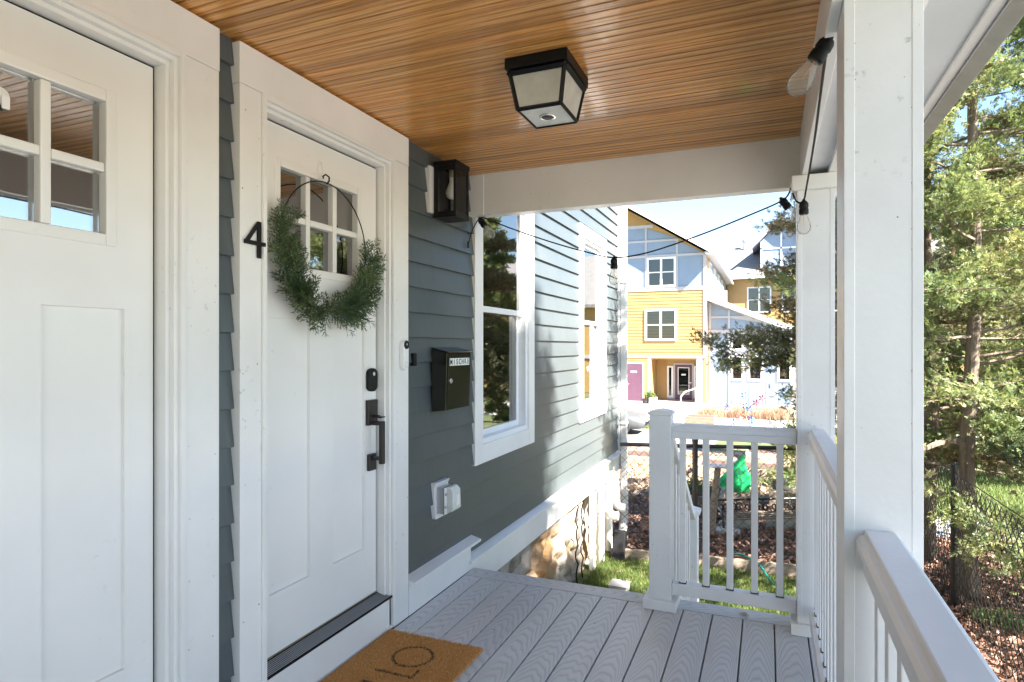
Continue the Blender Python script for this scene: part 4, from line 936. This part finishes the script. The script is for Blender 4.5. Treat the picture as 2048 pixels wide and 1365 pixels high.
tag(scatter_leaves('lawn_leaves', 260, on_lawn), 'few brown leaves scattered on the lawn strip', 'leaves')
def garden(n):
    y = rng.uniform(9.2, 18, n); x = rng.uniform(-6, 1.2, n); return np.c_[x, y, np.array([terrain(q) for q in y])+.03]
tag(scatter_leaves('wood_chips', 16000, garden, 'dry', .09), 'pale wood chips over the sunlit garden ground', 'wood chips')
o = MB().add([(-.135, 3.262, .003), (-.105, 3.250, .012), (-.085, 3.262, .006), (-.105, 3.280, .010)], [(0, 1, 2, 3)]).build('fallen_leaf', 'drygrass', None); tag(o, 'single pale fallen leaf on the deck border below the end railing', 'leaf')
def grass(name, n, fn, lab, size):
    pts = fn(n); n = len(pts); tv = np.array([[0, -.03, 0], [0, .03, 0], [.6, .02, .05], [1, 0, .18]]); tf = np.array([[0, 1, 2], [0, 2, 3]])
    V, F = instance(tv, tf, pts, np.c_[rng.normal(0, .45, n), rng.normal(0, .45, n), np.ones(n)], rng.uniform(0, 6.28, n), rng.uniform(.6, 1.3, n)*size)
    o = fast_mesh(name, V, F, 'blade', None, np.repeat(np.clip(rng.normal(.5, .25, n), 0, 1), 4), (0, 0, 0)); o['kind'] = 'stuff'; tag(o, lab, 'grass')
grass('lawn_grass', 60000, lambda n: np.c_[rng.uniform(-1.6, .55, n), rng.uniform(4.4, 6.50, n), np.full(n, G)], 'short patchy lawn grass between stairs and timber edging', .060)
def far_g(n): y = rng.uniform(10.3, 17, n); x = rng.uniform(1.6, 9, n); return np.c_[x, y, np.array([terrain(q) for q in y])]
grass('verge_grass', 40000, far_g, 'bright grass beyond the concrete path behind the cedars', .13)
def far_g2(n): y = rng.uniform(25.8, 28.3, n); x = rng.uniform(-6, 3, n); return np.c_[x, y, np.array([terrain(q) for q in y])]
grass('front_grass', 14000, far_g2, 'green lawn strip before the yellow house', .12)

# ------------------------------------------------------------------ cedar trees
def cedar(base, H, z0, label, mat, nbr, rad, seed, lean=(0, 0), dens=30, tr=.075, ssz=(.055, .10), gapf=.0, low=1.0, bias=None):
    rs = np.random.default_rng(seed); b = np.array(base, float)
    t = thing('cedar_tree', tuple(b), label, 'tree', 'cedar trees beside the porch')
    zz = np.linspace(0, H, 16); cx = b[0]+lean[0]*zz/H+.03*np.sin(zz*1.7+seed); cy = b[1]+lean[1]*zz/H+.03*np.cos(zz*1.3+seed)
    MB().tube([(cx[i], cy[i], b[2]-.05+zz[i]) for i in range(16)], [max(.012, tr*(1-zz[i]/H*.92)*(1.35 if i == 0 else 1)) for i in range(16)], 12).build('trunk', 'bark', t, 0, True)
    bm = MB(); P, D = [], []
    for i in range(nbr):
        h = z0 + (H*.97-z0)*(((i+rs.random())/nbr)**.9); az = i*2.39996+rs.normal(0, .35)
        if bias is not None and rs.random() < bias[1]: az = bias[0]+rs.normal(0, .5)
        L = rad*(1-((h)/H)**1.5*.85)*rs.uniform(.55, 1.15)
        if h < z0+.8: L *= low
        x0, y0 = np.interp(h, zz, cx), np.interp(h, zz, cy); o = np.array([x0, y0, b[2]+h]); rise = rs.uniform(-.05, .30)
        pts = []
        for s in np.linspace(0, 1, 6):
            pts.append(o + np.array([math.cos(az+.25*s*math.sin(i))*L*s, math.sin(az+.25*s*math.sin(i))*L*s, L*(rise*s - .10*s*s)+.02*math.sin(s*9+i)]))
        bm.tube([tuple(q) for q in pts], [max(.004, .022*(L/rad)*(1-s*.85)) for s in np.linspace(0, 1, 6)], 5)
        if rs.random() < gapf: continue
        ntw = int(5+8*L/rad)
        for k_ in range(ntw):
            s = .25+.75*(k_+rs.random())/ntw; f = s*5; j = min(4, int(f)); p = pts[j]+(pts[j+1]-pts[j])*(f-j)
            a2 = az+rs.choice([-1, 1])*rs.uniform(.3, 1.2); l2 = L*.30*rs.uniform(.5, 1.2)*(1.15-s*.55)+.08
            dv = np.array([math.cos(a2), math.sin(a2), rs.uniform(-.15, .55)]); e = p+dv*l2
            bm.tube([tuple(p), tuple(e)], [.006, .0025], 3, False)
            m = int(dens*l2/.35*rs.uniform(.6, 1.25))+6
            tt = rs.uniform(.05, 1.1, m)[:, None]
            P.append(p+dv*l2*tt+rs.normal(0, .045, (m, 3))); D.append(dv*.8+rs.normal(0, .55, (m, 3))+np.array([0, 0, .22]))
    bm.build('branches', 'bark', t)
    P = np.concatenate(P); D = np.concatenate(D); n = len(P); Vs, Fs, Ts = [], [], []; off = 0; pick = rs.integers(0, 3, n)
    # broad colour patches through the crown
    patch = .5+.30*np.sin(P[:, 0]*2.3+seed)*np.sin(P[:, 2]*1.9+1.3*seed)+rs.normal(0, .17, n)
    for q in range(3):
        tv, tf = spray(q+seed*5); s = pick == q; V, F = instance(tv, tf, P[s], D[s], rs.uniform(0, 6.28, s.sum()), rs.uniform(*ssz, s.sum()))
        Vs.append(V); Fs.append(F+off); off += len(V); Ts.append(np.repeat(np.clip(patch[s], 0, 1), len(tv)))
    o = fast_mesh('crown', np.concatenate(Vs), np.concatenate(Fs), mat, t, np.concatenate(Ts), ORG[t]); o['kind'] = 'stuff'
    return t
def spray(seed):
    r = random.Random(seed); v = []; f = []
    for i in range(6):
        x = .10+.14*i; sd = 1 if i % 2 else -1; L = r.uniform(.34, .55)*(1-.07*i); z = r.uniform(-.2, .2); o = len(v)
        tip = Vector((x+L*.75, sd*L*.7, z)); b = Vector((x-.08, 0, 0)); s = Vector((-.55, .75*sd, .2*r.uniform(-1, 1)))*.075*1.2
        v += [tuple(b), tuple((b+tip)/2+s), tuple(tip), tuple((b+tip)/2-s)]; f += [(o, o+1, o+2), (o, o+2, o+3)]
    o = len(v); v += [(0, 0, 0), (.5, .05, .02), (1.05, 0, .06), (.5, -.05, .02)]; f += [(o, o+1, o+2), (o, o+2, o+3)]
    return np.array(v), np.array(f)
cedar((1.66, 6.66, G), 8.2, .75, 'green cedar right of the near post with a fence post at its foot', 'cedar_g', 110, 1.75, 3, (.12, .1), 62, .074, (.040, .082), .0, 1.2)
cedar((1.56, 7.62, G), 6.8, 1.0, 'bronze tipped cedar mostly hidden behind the near post, branches reaching left', 'cedar_b', 108, 2.2, 5, (.02, .1), 62, .085, (.040, .082), .0, .8, (2.80, .50))
cedar((3.15, 8.6, G), 7.5, .6, 'bluish green cedar at the right edge behind the leaf bed', 'cedar_g', 70, 1.6, 8, (0, 0), 26)
cedar((9.4, -3.3, G), 18.0, 9.0, 'tall unseen cedar added right of the porch to shade the deck', 'cedar_g', 115, 6.2, 11, (0, 0), 13, .24, (.36, .60), .0)  # unseen tree added so its crown keeps the sun off the deck
cedar((2.95, 5.9, G), 2.8, .45, 'bluish cedar at the right edge whose low boughs hide the fence rail', 'cedar_u', 36, 1.45, 17, (0, 0), 40, .07, (.038, .075), .0, 1.1)
cedar((4.6, 16.5, terrain(16.5)), 7.0, .5, 'broad cedar on the verge far behind the near cedars', 'cedar_g', 80, 2.2, 23, (0, 0), 14, .12, (.18, .30))
# ------------------------------------------------------------------ yellow and blue house across the street
yh = thing('yellow_house', (-8.15, 37, -2.2), 'tall gabled yellow and blue grey house with purple doors across the street', 'house')
YF = 37.0; XL, XR = -13.0, -3.27; PK = (-8.14, 10.0); RS = .625
def rz(x): return PK[1]-RS*abs(x-PK[0])          # underside of the rake at the facade
def siding(name, x0, x1, z0, z1, y, parent, topfn=None, ex=.19):
    m = MB(); z = z0
    while z < z1-.01:
        zt = min(z+ex, z1); a, b = x0, x1
        if topfn:
            # clip the course under the rake
            lim = (PK[1]-.25-zt)/RS; a, b = max(x0, PK[0]-lim), min(x1, PK[0]+lim)
            if b-a < .1: break
        m.prism([(y, z), (y, zt), (y-.012, zt), (y-.040, z-.008)], 'x', a, b); z = zt
    o = m.build(name, 'yellow', parent); o['kind'] = 'stuff'; return o
core = MB(); core.prism([(XL, -2.2), (XR, -2.2), (XR, rz(XR)-.2), (PK[0], PK[1]-.2), (XL, rz(XL)-.2)], 'y', YF+2.0, 55); core.build('main_block', 'housetrim', yh)
fb = MB(); fb.prism([(XL, .72), (XR, .72), (XR, rz(XR)-.2), (PK[0], PK[1]-.2), (XL, rz(XL)-.2)], 'y', YF+.001, YF+2.0); fb.box(XL, YF+.001, -2.2, -6.42, YF+2.0, .719); fb.build('front_block', 'yellow', yh)
siding('lower_siding', XL, -6.59, -1.95, .68, YF, yh); siding('middle_siding', XL, XR-.16, .83, 4.62, YF, yh); siding('gable_siding', XL, XR, 8.60, 9.9, YF, yh, True)
def fpanel(x0, x1, z0, z1, y, parent, mat='bluegrey', nm='panel', clip=None):
    pts = [(x0, z0), (x1, z0), (x1, z1), (x0, z1)]
    if clip: pts = [(x0, z0), (x1, z0), (x1, min(z1, clip(x1))), (x0, min(z1, clip(x0)))]
    if pts[2][1] <= z0+.02 and pts[3][1] <= z0+.02: return
    if pts[2][1] < z0: pts = [(x0, z0), (x0+(pts[3][1]-z0)/RS, z0), (x0, pts[3][1])]
    return MB().prism(pts, 'y', y-.02, y).build(nm, mat, parent)
clip = lambda x: rz(x)-.28
for z0, z1 in ((4.86, 6.62), (6.78, 7.54), (7.68, 8.38)):
    for a, b in ((-12.9, -9.6), (-9.45, -6.77), (-6.63, -4.96), (-4.84, -3.45)): fpanel(a, b, z0, z1, YF-.002, yh, clip=clip)
def trim(parent, *a): return MB().box(*a).build('trim_board', 'housetrim', parent)
for z0, z1 in ((.68, .83), (4.63, 4.85), (6.63, 6.77), (7.55, 7.67), (8.40, 8.59)):
    lim = (PK[1]-.25-z1)/RS; trim(yh, max(XL, PK[0]-lim), YF-.06, z0, min(XR-.001, PK[0]+lim), YF-.003, z1)
for x in (-6.76, -4.955): trim(yh, x, YF-.058, 4.851, x+.115, YF-.0035, min(8.4, rz(x+.1)-.3))
trim(yh, XR-.16, YF-.065, .831, XR+.03, YF-.003, rz(XR)-.25); trim(yh, XR+.0005, YF-.06, .831, XR+.03, YF+.16, rz(XR)-.3)
# roof with deep rake boards
def roof_side(sg):
    e = XR+.48 if sg > 0 else XL-.48; ez = rz(e)
    MB().prism([(PK[0], PK[1]), (e, ez), (e, ez+.16), (PK[0], PK[1]+.18)] if sg > 0 else [(e, ez), (PK[0], PK[1]), (PK[0], PK[1]+.18), (e, ez+.16)], 'y', YF-.85, 55.5).build('roof_slope', 'shingle', yh)
    MB().prism([(PK[0], PK[1]-.12), (e+.02*sg, ez-.14), (e+.02*sg, ez+.12), (PK[0], PK[1]+.15)] if sg > 0 else [(e+.02*sg, ez-.14), (PK[0], PK[1]-.12), (PK[0], PK[1]+.15), (e+.02*sg, ez+.12)], 'y', YF-.90, YF-.851).build('rake_board', 'vinyl', yh)
    MB().box(e+.001*sg, YF-.9, ez-.06, e+.13*sg, 55.4, ez+.10).build('gutter', 'vinyl', yh, .01)
    MB().prism([(XR if sg > 0 else XL, ez+.05), (e, ez-.005), (e, ez-.03), (XR if sg > 0 else XL, ez-.03)], 'y', YF-.85, 55.3).build('soffit', 'housetrim', yh)
roof_side(1); roof_side(-1)
def far_window(x0, x1, z0, z1, y, parent, cols=2, rows=2, face='front', split=True):
    t = .11; f = MB()
    def bx3(a, b, c, d, y0, y1):
        if face == 'front': return (a, y-y1, c, b, y-y0, d)
        return (y+y0, a, c, y+y1, b, d)
    f.box(*bx3(x0, x0+t, z0, z1, .003, .075)); f.box(*bx3(x1-t, x1, z0, z1, .003, .075)); f.box(*bx3(x0+t, x1-t, z0, z0+t, .003, .0745)); f.box(*bx3(x0+t, x1-t, z1-t, z1, .003, .0745))
    cw_ = (x1-x0-2*t)/cols
    for i in range(1, cols): f.box(*bx3(x0+t+i*cw_-.06, x0+t+i*cw_+.06, z0+t, z1-t, .003, .074))
    w_ = f.build('window', 'vinyl', parent)
    for i in range(cols):
        a = x0+t+i*cw_+(.06 if i else 0); b = x0+t+(i+1)*cw_-(.06 if i < cols-1 else 0); zm = (z0+z1)/2
        MB().box(*bx3(a, b, z0+t, z1-t, .002, .006)).build('dark_room', 'dark', w_)
        if rows == 2:
            MB().box(*bx3(a, b, zm-.03, zm+.03, .012, .06)).build('sash_rail', 'vinyl', w_)
            MB().box(*bx3(a, b, z0+t, zm-.03, .022, .026)).build('pane', 'farglass', w_); MB().box(*bx3(a, b, zm+.03, z1-t, .036, .040)).build('pane', 'farglass', w_)
        else: MB().box(*bx3(a, b, z0+t, z1-t, .022, .026)).build('pane', 'farglass', w_)
    return w_
w1 = far_window(-6.64, -4.96, 4.86, 6.62, YF-.02, yh); w2 = far_window(-6.75, -4.91, 1.70, 3.56, YF-.03, yh)
for a, b in ((-6.52, -5.88), (-5.72, -5.08)): MB().box(a, YF-.034, 5.80, b, YF-.030, 6.50).build('blind', 'curtain', w1)
# first floor: recessed porch, purple doors
trim(yh, -6.59, YF-.05, -1.95, -6.40, YF-.003, .679)
rc = MB(); rc.box(-6.42, YF+1.9, -2.2, XR, YF+1.999, .719); rc.build('porch_back_wall', 'yellow', yh)
MB().box(-6.41, YF+.001, .60, XR-.05, YF+1.89, .70).build('porch_soffit', 'yellow', yh)
siding('porch_siding', -6.40, -5.75, -1.9, .60, YF+1.9, yh)
m = MB(); z = -1.9
while z < .58: m.prism([(-6.42, z), (-6.38, z-.006), (-6.40, z+.17), (-6.42, z+.17)], 'y', YF+.01, YF+1.88); z += .17
o = m.build('porch_side_siding', 'yellow', yh); o['kind'] = 'stuff'
MB().box(-3.80, YF-.02, -2.2, -3.46, YF+.30, .679).build('porch_column', 'housetrim', yh, .01)
MB().box(-3.42, YF+.0, -2.2, XR, YF+2, .719).build('porch_side_wall', 'yellow', yh)
def pdoor(x0, x1, z0, z1, y, glass, nm):
    f = MB(); f.box(x0-.10, y-.06, z0, x0, y-.003, z1+.10); f.box(x1, y-.06, z0, x1+.10, y-.003, z1+.10); f.box(x0, y-.059, z1, x1, y-.003, z1+.10); f.build('door_frame', 'housetrim', yh)
    if glass:
        d = MB(); q = .16; d.box(x0, y-.04, z0, x0+q, y-.004, z1); d.box(x1-q, y-.04, z0, x1, y-.004, z1); d.box(x0+q, y-.04, z0, x1-q, y-.004, z0+.30); d.box(x0+q, y-.04, z1-q, x1-q, y-.004, z1); o = d.build(nm, 'purple', yh)
        g = MB(); e = .045
        for a in ((x0+q, z0+.30, x0+q+e, z1-q), (x1-q-e, z0+.30, x1-q, z1-q), (x0+q+e, z0+.30, x1-q-e, z0+.30+e), (x0+q+e, z1-q-e, x1-q-e, z1-q)): g.box(a[0], y-.05, a[1], a[2], y-.01, a[3])
        g.build('glazing_trim', 'vinyl', o); MB().box(x0+q+e, y-.03, z0+.30+e, x1-q-e, y-.026, z1-q-e).build('pane', 'farglass', o); MB().box(x0+q, y-.008, z0+.3, x1-q, y-.005, z1-q).build('dark_room', 'dark', o)
        MB().box((x0+x1)/2-.13, y-.036, z1-.66, (x0+x1)/2+.13, y-.031, z1-.56).build('notice', 'paper', o)
    else:
        o = MB().box(x0, y-.04, z0, x1, y-.004, z1).build(nm, 'purple', yh); MB().box((x0+x1)/2-.19, y-.046, z1-.52, (x0+x1)/2+.17, y-.041, z1-.42).build('sign_plate', 'paper', o)
    MB().box(x0+.06 if not glass else x1-.13, y-.09, z0+1.0, x0+.20 if not glass else x1-.03, y-.045, z0+1.07).build('lever', 'steel', o, .01)
pdoor(-7.90, -6.92, -1.93, .30, YF-.03, False, 'purple_door'); pdoor(-5.26, -4.25, -1.9, .23, YF+1.9, True, 'purple_door')
for a, b in ((-5.74, -5.37), (-4.14, -3.80)): far_window(a, b, -1.8, .16, YF+1.9, yh, 1, 1)
trim(yh, -5.75, YF+1.84, -1.9, -5.37, YF+1.897, -1.80)
# side wall of the main block
for i in range(4):
    y = 38.6+i*3.6; far_window(y, y+1.5, 4.86, 6.45, XR, yh, 2, 2, 'side')
    MB().box(XR+.002, y+1.75, 4.86, XR+.02, y+3.3, 6.45).build('panel', 'bluegrey', yh)
# steps and apron
sp = thing('concrete_steps', (-6.5, 36, -2.2), 'broad concrete steps below the purple doors of the yellow house', 'steps')
MB().box(-14, 35.2, -2.3, -3.0, YF+1.9, -1.925).build('landing', 'concrete', sp, .02)
for i in range(2): MB().box(-14, 34.4+.4*i, -2.3, -3.4, 34.8+.4*i-.002, -2.16+.11*i).build('step', 'concrete', sp, .02)
hr = thing('step_handrail', (-4.0, 34.2, -2.2), 'thin white handrail at the concrete steps', 'handrail')
MB().tube([(-4.3, 34.0, -2.25), (-4.3, 34.0, -1.35), (-4.15, 34.4, -1.12), (-3.72, 35.8, -1.0), (-3.72, 35.8, -1.92)], .035, 8).build('rail', 'vinyl', hr, 0, True)
pt = thing('potted_plant', (-6.2, 34.9, -1.93), 'small potted plant on the concrete steps beside the porch opening', 'plant')
MB().lathe([(.20, 0), (.27, .38), (.24, .38)], (-6.05, 35.5, -1.925), (0, 0, 1), 12).build('pot', 'vinyl', pt); MB().lathe([(.17, 0), (.2, .30), (.18, .3)], (-6.45, 35.45, -1.925), (0, 0, 1), 12).build('dark_pot', 'pot', pt)
leaf_clump('', (-6.2, 35.4, -1.45), (.32, .2, .22), 300, 'shrub', .14, pt)

# blue wing with the shed roof
wg = thing('blue_wing', (-.8, 38, -2.2), 'low blue grey wing with sloping shed roof right of the yellow house', 'building')
WY = 38.0
def sz(x): return 4.10-.414*(x+3.27)
MB().prism([(XR+.002, -2.2), (6.5, -2.2), (6.5, sz(6.5)), (XR+.002, sz(XR))], 'y', WY, 44).build('block', 'housetrim', wg)
MB().prism([(XR+.04, sz(XR)+.02), (7.0, sz(7.0)+.02), (7.0, sz(7)+.25), (XR+.04, sz(XR)+.25)], 'y', WY-.55, 44.5).build('shed_roof', 'shingle', wg)
MB().prism([(XR+.04, sz(XR)-.05), (7.02, sz(7.02)-.05), (7.02, sz(7.02)+.24), (XR+.04, sz(XR)+.24)], 'y', WY-.60, WY-.551).build('rake_board', 'vinyl', wg)
def wp_(a, b, c, d):
    pts = [(a, c), (b, c), (b, min(d, sz(b)-.14)), (a, min(d, sz(a)-.14))]
    if pts[2][1] < c: pts = [(a, c), (a+(pts[3][1]-c)/.414, c), (a, pts[3][1])]
    if pts[-1][1] > c+.03: MB().prism(pts, 'y', WY-.02, WY-.001).build('panel', 'bluegrey', wg)
cols_ = [(-3.08, -2.14), (-2.00, -.20), (-.08, 1.6), (1.75, 3.4), (3.55, 5.2)]
for a, b in cols_: wp_(a, b, 3.14, 5); wp_(a, b, 2.34, 2.99)
wp_(-3.08, -2.14, 1.12, 2.10); wp_(-3.08, -2.14, -2.0, 1.02); wp_(-.10, .36, -2.0, .9); wp_(-1.93, -1.30, -2.0, -.75); wp_(-1.0, -.28, -2, -.75); wp_(.58, 1.2, -2.0, -.7)
for a, b in ((3.01, 3.12), (2.12, 2.32)): MB().box(XR+.05, WY-.045, a, min(6.4, (4.1-b-.15)/.414-3.27), WY-.003, b).build('trim_board', 'housetrim', wg)
MB().box(XR+.05, WY-.046, 1.03, -2.10, WY-.003, 1.11).build('trim_board', 'housetrim', wg)
for x in (-3.19, -2.13): MB().box(x, WY-.05, -2.1, x+.12, WY-.003, min(4, sz(x)-.16)).build('trim_board', 'housetrim', wg)
for a, b in ((-1.97, -1.27), (-1.04, -.24), (.52, 1.26), (1.6, 2.3)):
    far_window(a, b, 1.12, 1.86, WY-.001, wg, 1, 1); far_window(a, b, -.62, .82, WY-.001, wg, 1, 1)

# building behind, with dormer gable and vent
bb = thing('rear_building', (4, 56, -2.2), 'rear yellow building with pale shingle roof and a blue gabled dormer', 'building')
MB().box(-3.2, 56, -2.2, 22, 66, 7.2).build('block', 'yellow', bb)
MB().prism([(55.3, 7.1), (61, 10.3), (66.5, 7.1), (66.5, 7.3), (61, 10.55), (55.3, 7.32)], 'x', -4.5, 22.5).build('roof_slope', 'shingle', bb)
MB().box(-4.4, 55.15, 7.05, 22.4, 55.29, 7.3).build('gutter', 'vinyl', bb)
for x in (-1.6, 1.1, 4.5, 8, 11.5, 15): far_window(x, x+1.9, 4.2, 6.4, 56, bb); far_window(x, x+1.9, .9, 3.1, 56, bb)
dmr = MB(); dmr.prism([(-.55, 7.6), (2.65, 7.6), (2.65, 10.2), (1.05, 11.85), (-.55, 10.2)], 'y', 56.2, 60); dmr.build('dormer', 'bluegrey', bb)
for s in (1, -1):
    e = 1.05+2.25*s; MB().prism([(1.05, 11.9), (e, 9.65), (e, 9.95), (1.05, 12.25)], 'y', 55.6, 60.5).build('dormer_roof', 'housetrim', bb)
for a in ((1.0, 8, 1.12, 11.8), (-.55, 9.55, 2.65, 9.68), (-.55, 8.0, -.4, 10.2), (2.5, 8.0, 2.65, 10.2)): MB().box(a[0], 56.14, a[1], a[2], 56.197, a[3]).build('trim_board', 'vinyl', bb)
MB().lathe([(.13, 0), (.13, .75), (.24, .78), (.24, 1.0), (.1, 1.05)], (-1.95, 60.5, 10.2), (0, 0, 1), 10).build('roof_vent', 'galv', bb)

rb = thing('side_building', (14, 46, -2.2), 'orange walled building glimpsed through the cedars on the right', 'building')
MB().box(5.5, 46, -2.2, 26, 54, 4.4).build('block', 'yellow', rb)
MB().prism([(45.4, 4.3), (50, 7.4), (54.6, 4.3), (54.6, 4.5), (50, 7.7), (45.4, 4.55)], 'x', 5, 26.5).build('roof_slope', 'shingle', rb)
for x in (7, 12.1, 15, 19): far_window(x, x+1.9, 1.0, 3.0, 46, rb); far_window(x, x+1.9, -1.6, .3, 46, rb)
MB().box(5.5, 45.9, .45, 26, 45.99, .7).build('trim_board', 'housetrim', rb)

# ------------------------------------------------------------------ parked car, nose to the right
cz = terrain(24)+.03
car = thing('parked_car', (-6.6, 24.1, cz), 'silver parked car with its nose showing past the house corner', 'car')
NX = -4.30; YM = 24.1
st_ = [(0, .52, .34, .50), (.06, .66, .26, .62), (.25, .78, .20, .72), (.6, .86, .18, .80), (1.1, .88, .18, .90), (1.5, .89, .18, .96), (2.6, .89, .18, .98), (3.6, .88, .20, .97), (4.2, .82, .24, .95), (4.42, .70, .34, .86)]
vs = []; fs = []; nr = 14
for (s, hw, zb_, zt_) in st_:
    for q in range(nr):
        t = math.pi*2*q/nr; cx_, sx_ = math.cos(t), math.sin(t)
        vs.append((NX-s, YM+hw*math.copysign(abs(cx_)**.38, cx_), cz+(zb_+zt_)/2+(zt_-zb_)/2*math.copysign(abs(sx_)**.5, sx_)))
for i in range(len(st_)-1):
    for q in range(nr): fs.append((i*nr+q, i*nr+(q+1) % nr, (i+1)*nr+(q+1) % nr, (i+1)*nr+q))
fs += [tuple(range(nr)), tuple(range((len(st_)-1)*nr, len(st_)*nr))[::-1]]
MB().add(vs, fs).build('body', 'carpaint', car, 0, True)
cabin = [(1.25, .78, .93), (1.9, .66, 1.36), (2.4, .62, 1.45), (3.2, .62, 1.42), (3.9, .70, 1.05), (4.2, .74, .95)]
vs = []; fs = []
for s, hw, zt_ in cabin: vs += [(NX-s, YM-.80, cz+.90), (NX-s, YM-hw, cz+zt_), (NX-s, YM+hw, cz+zt_), (NX-s, YM+.80, cz+.90)]
for i in range(len(cabin)-1):
    for q in range(3): fs.append((i*4+q, i*4+q+1, (i+1)*4+q+1, (i+1)*4+q))
MB().add(vs, fs).build('cabin_glass', 'blackgloss', car, 0, True)
MB().prism([(NX-1.85, cz+1.37), (NX-2.4, cz+1.47), (NX-3.2, cz+1.44), (NX-3.6, cz+1.30), (NX-3.2, cz+1.40), (NX-2.4, cz+1.43)], 'y', YM-.64, YM+.64).build('roof_panel', 'carpaint', car)
for s in (.85, 3.5):
    for sd in (-1, 1):
        wv_ = MB().lathe([(.20, -.10), (.30, -.10), (.325, -.07), (.325, .07), (.30, .10), (.20, .10)], (NX-s, YM+sd*.80, cz+.325), (0, sd, 0), 24).build('wheel', 'tyre', car, 0)
        MB().lathe([(.205, .06), (.20, .095), (.14, .085), (.04, .10), (.01, .10)], (NX-s, YM+sd*.80, cz+.325), (0, sd, 0), 20).build('rim', 'steel', wv_)
for sd in (-1, 1): MB().lathe([(.10, 0), (.09, .05), (.02, .08)], (NX-.14, YM+sd*.52, cz+.60), (1, sd*.6, .4), 14).build('headlight', 'clearplastic', car, 0, True)
MB().box(NX-.05, YM-.42, cz+.36, NX+.015, YM+.42, cz+.47).build('grille', 'rubber', car, .01); MB().box(NX-.04, YM-.26, cz+.50, NX+.022, YM+.26, cz+.58).build('number_plate', 'paper', car, .004)
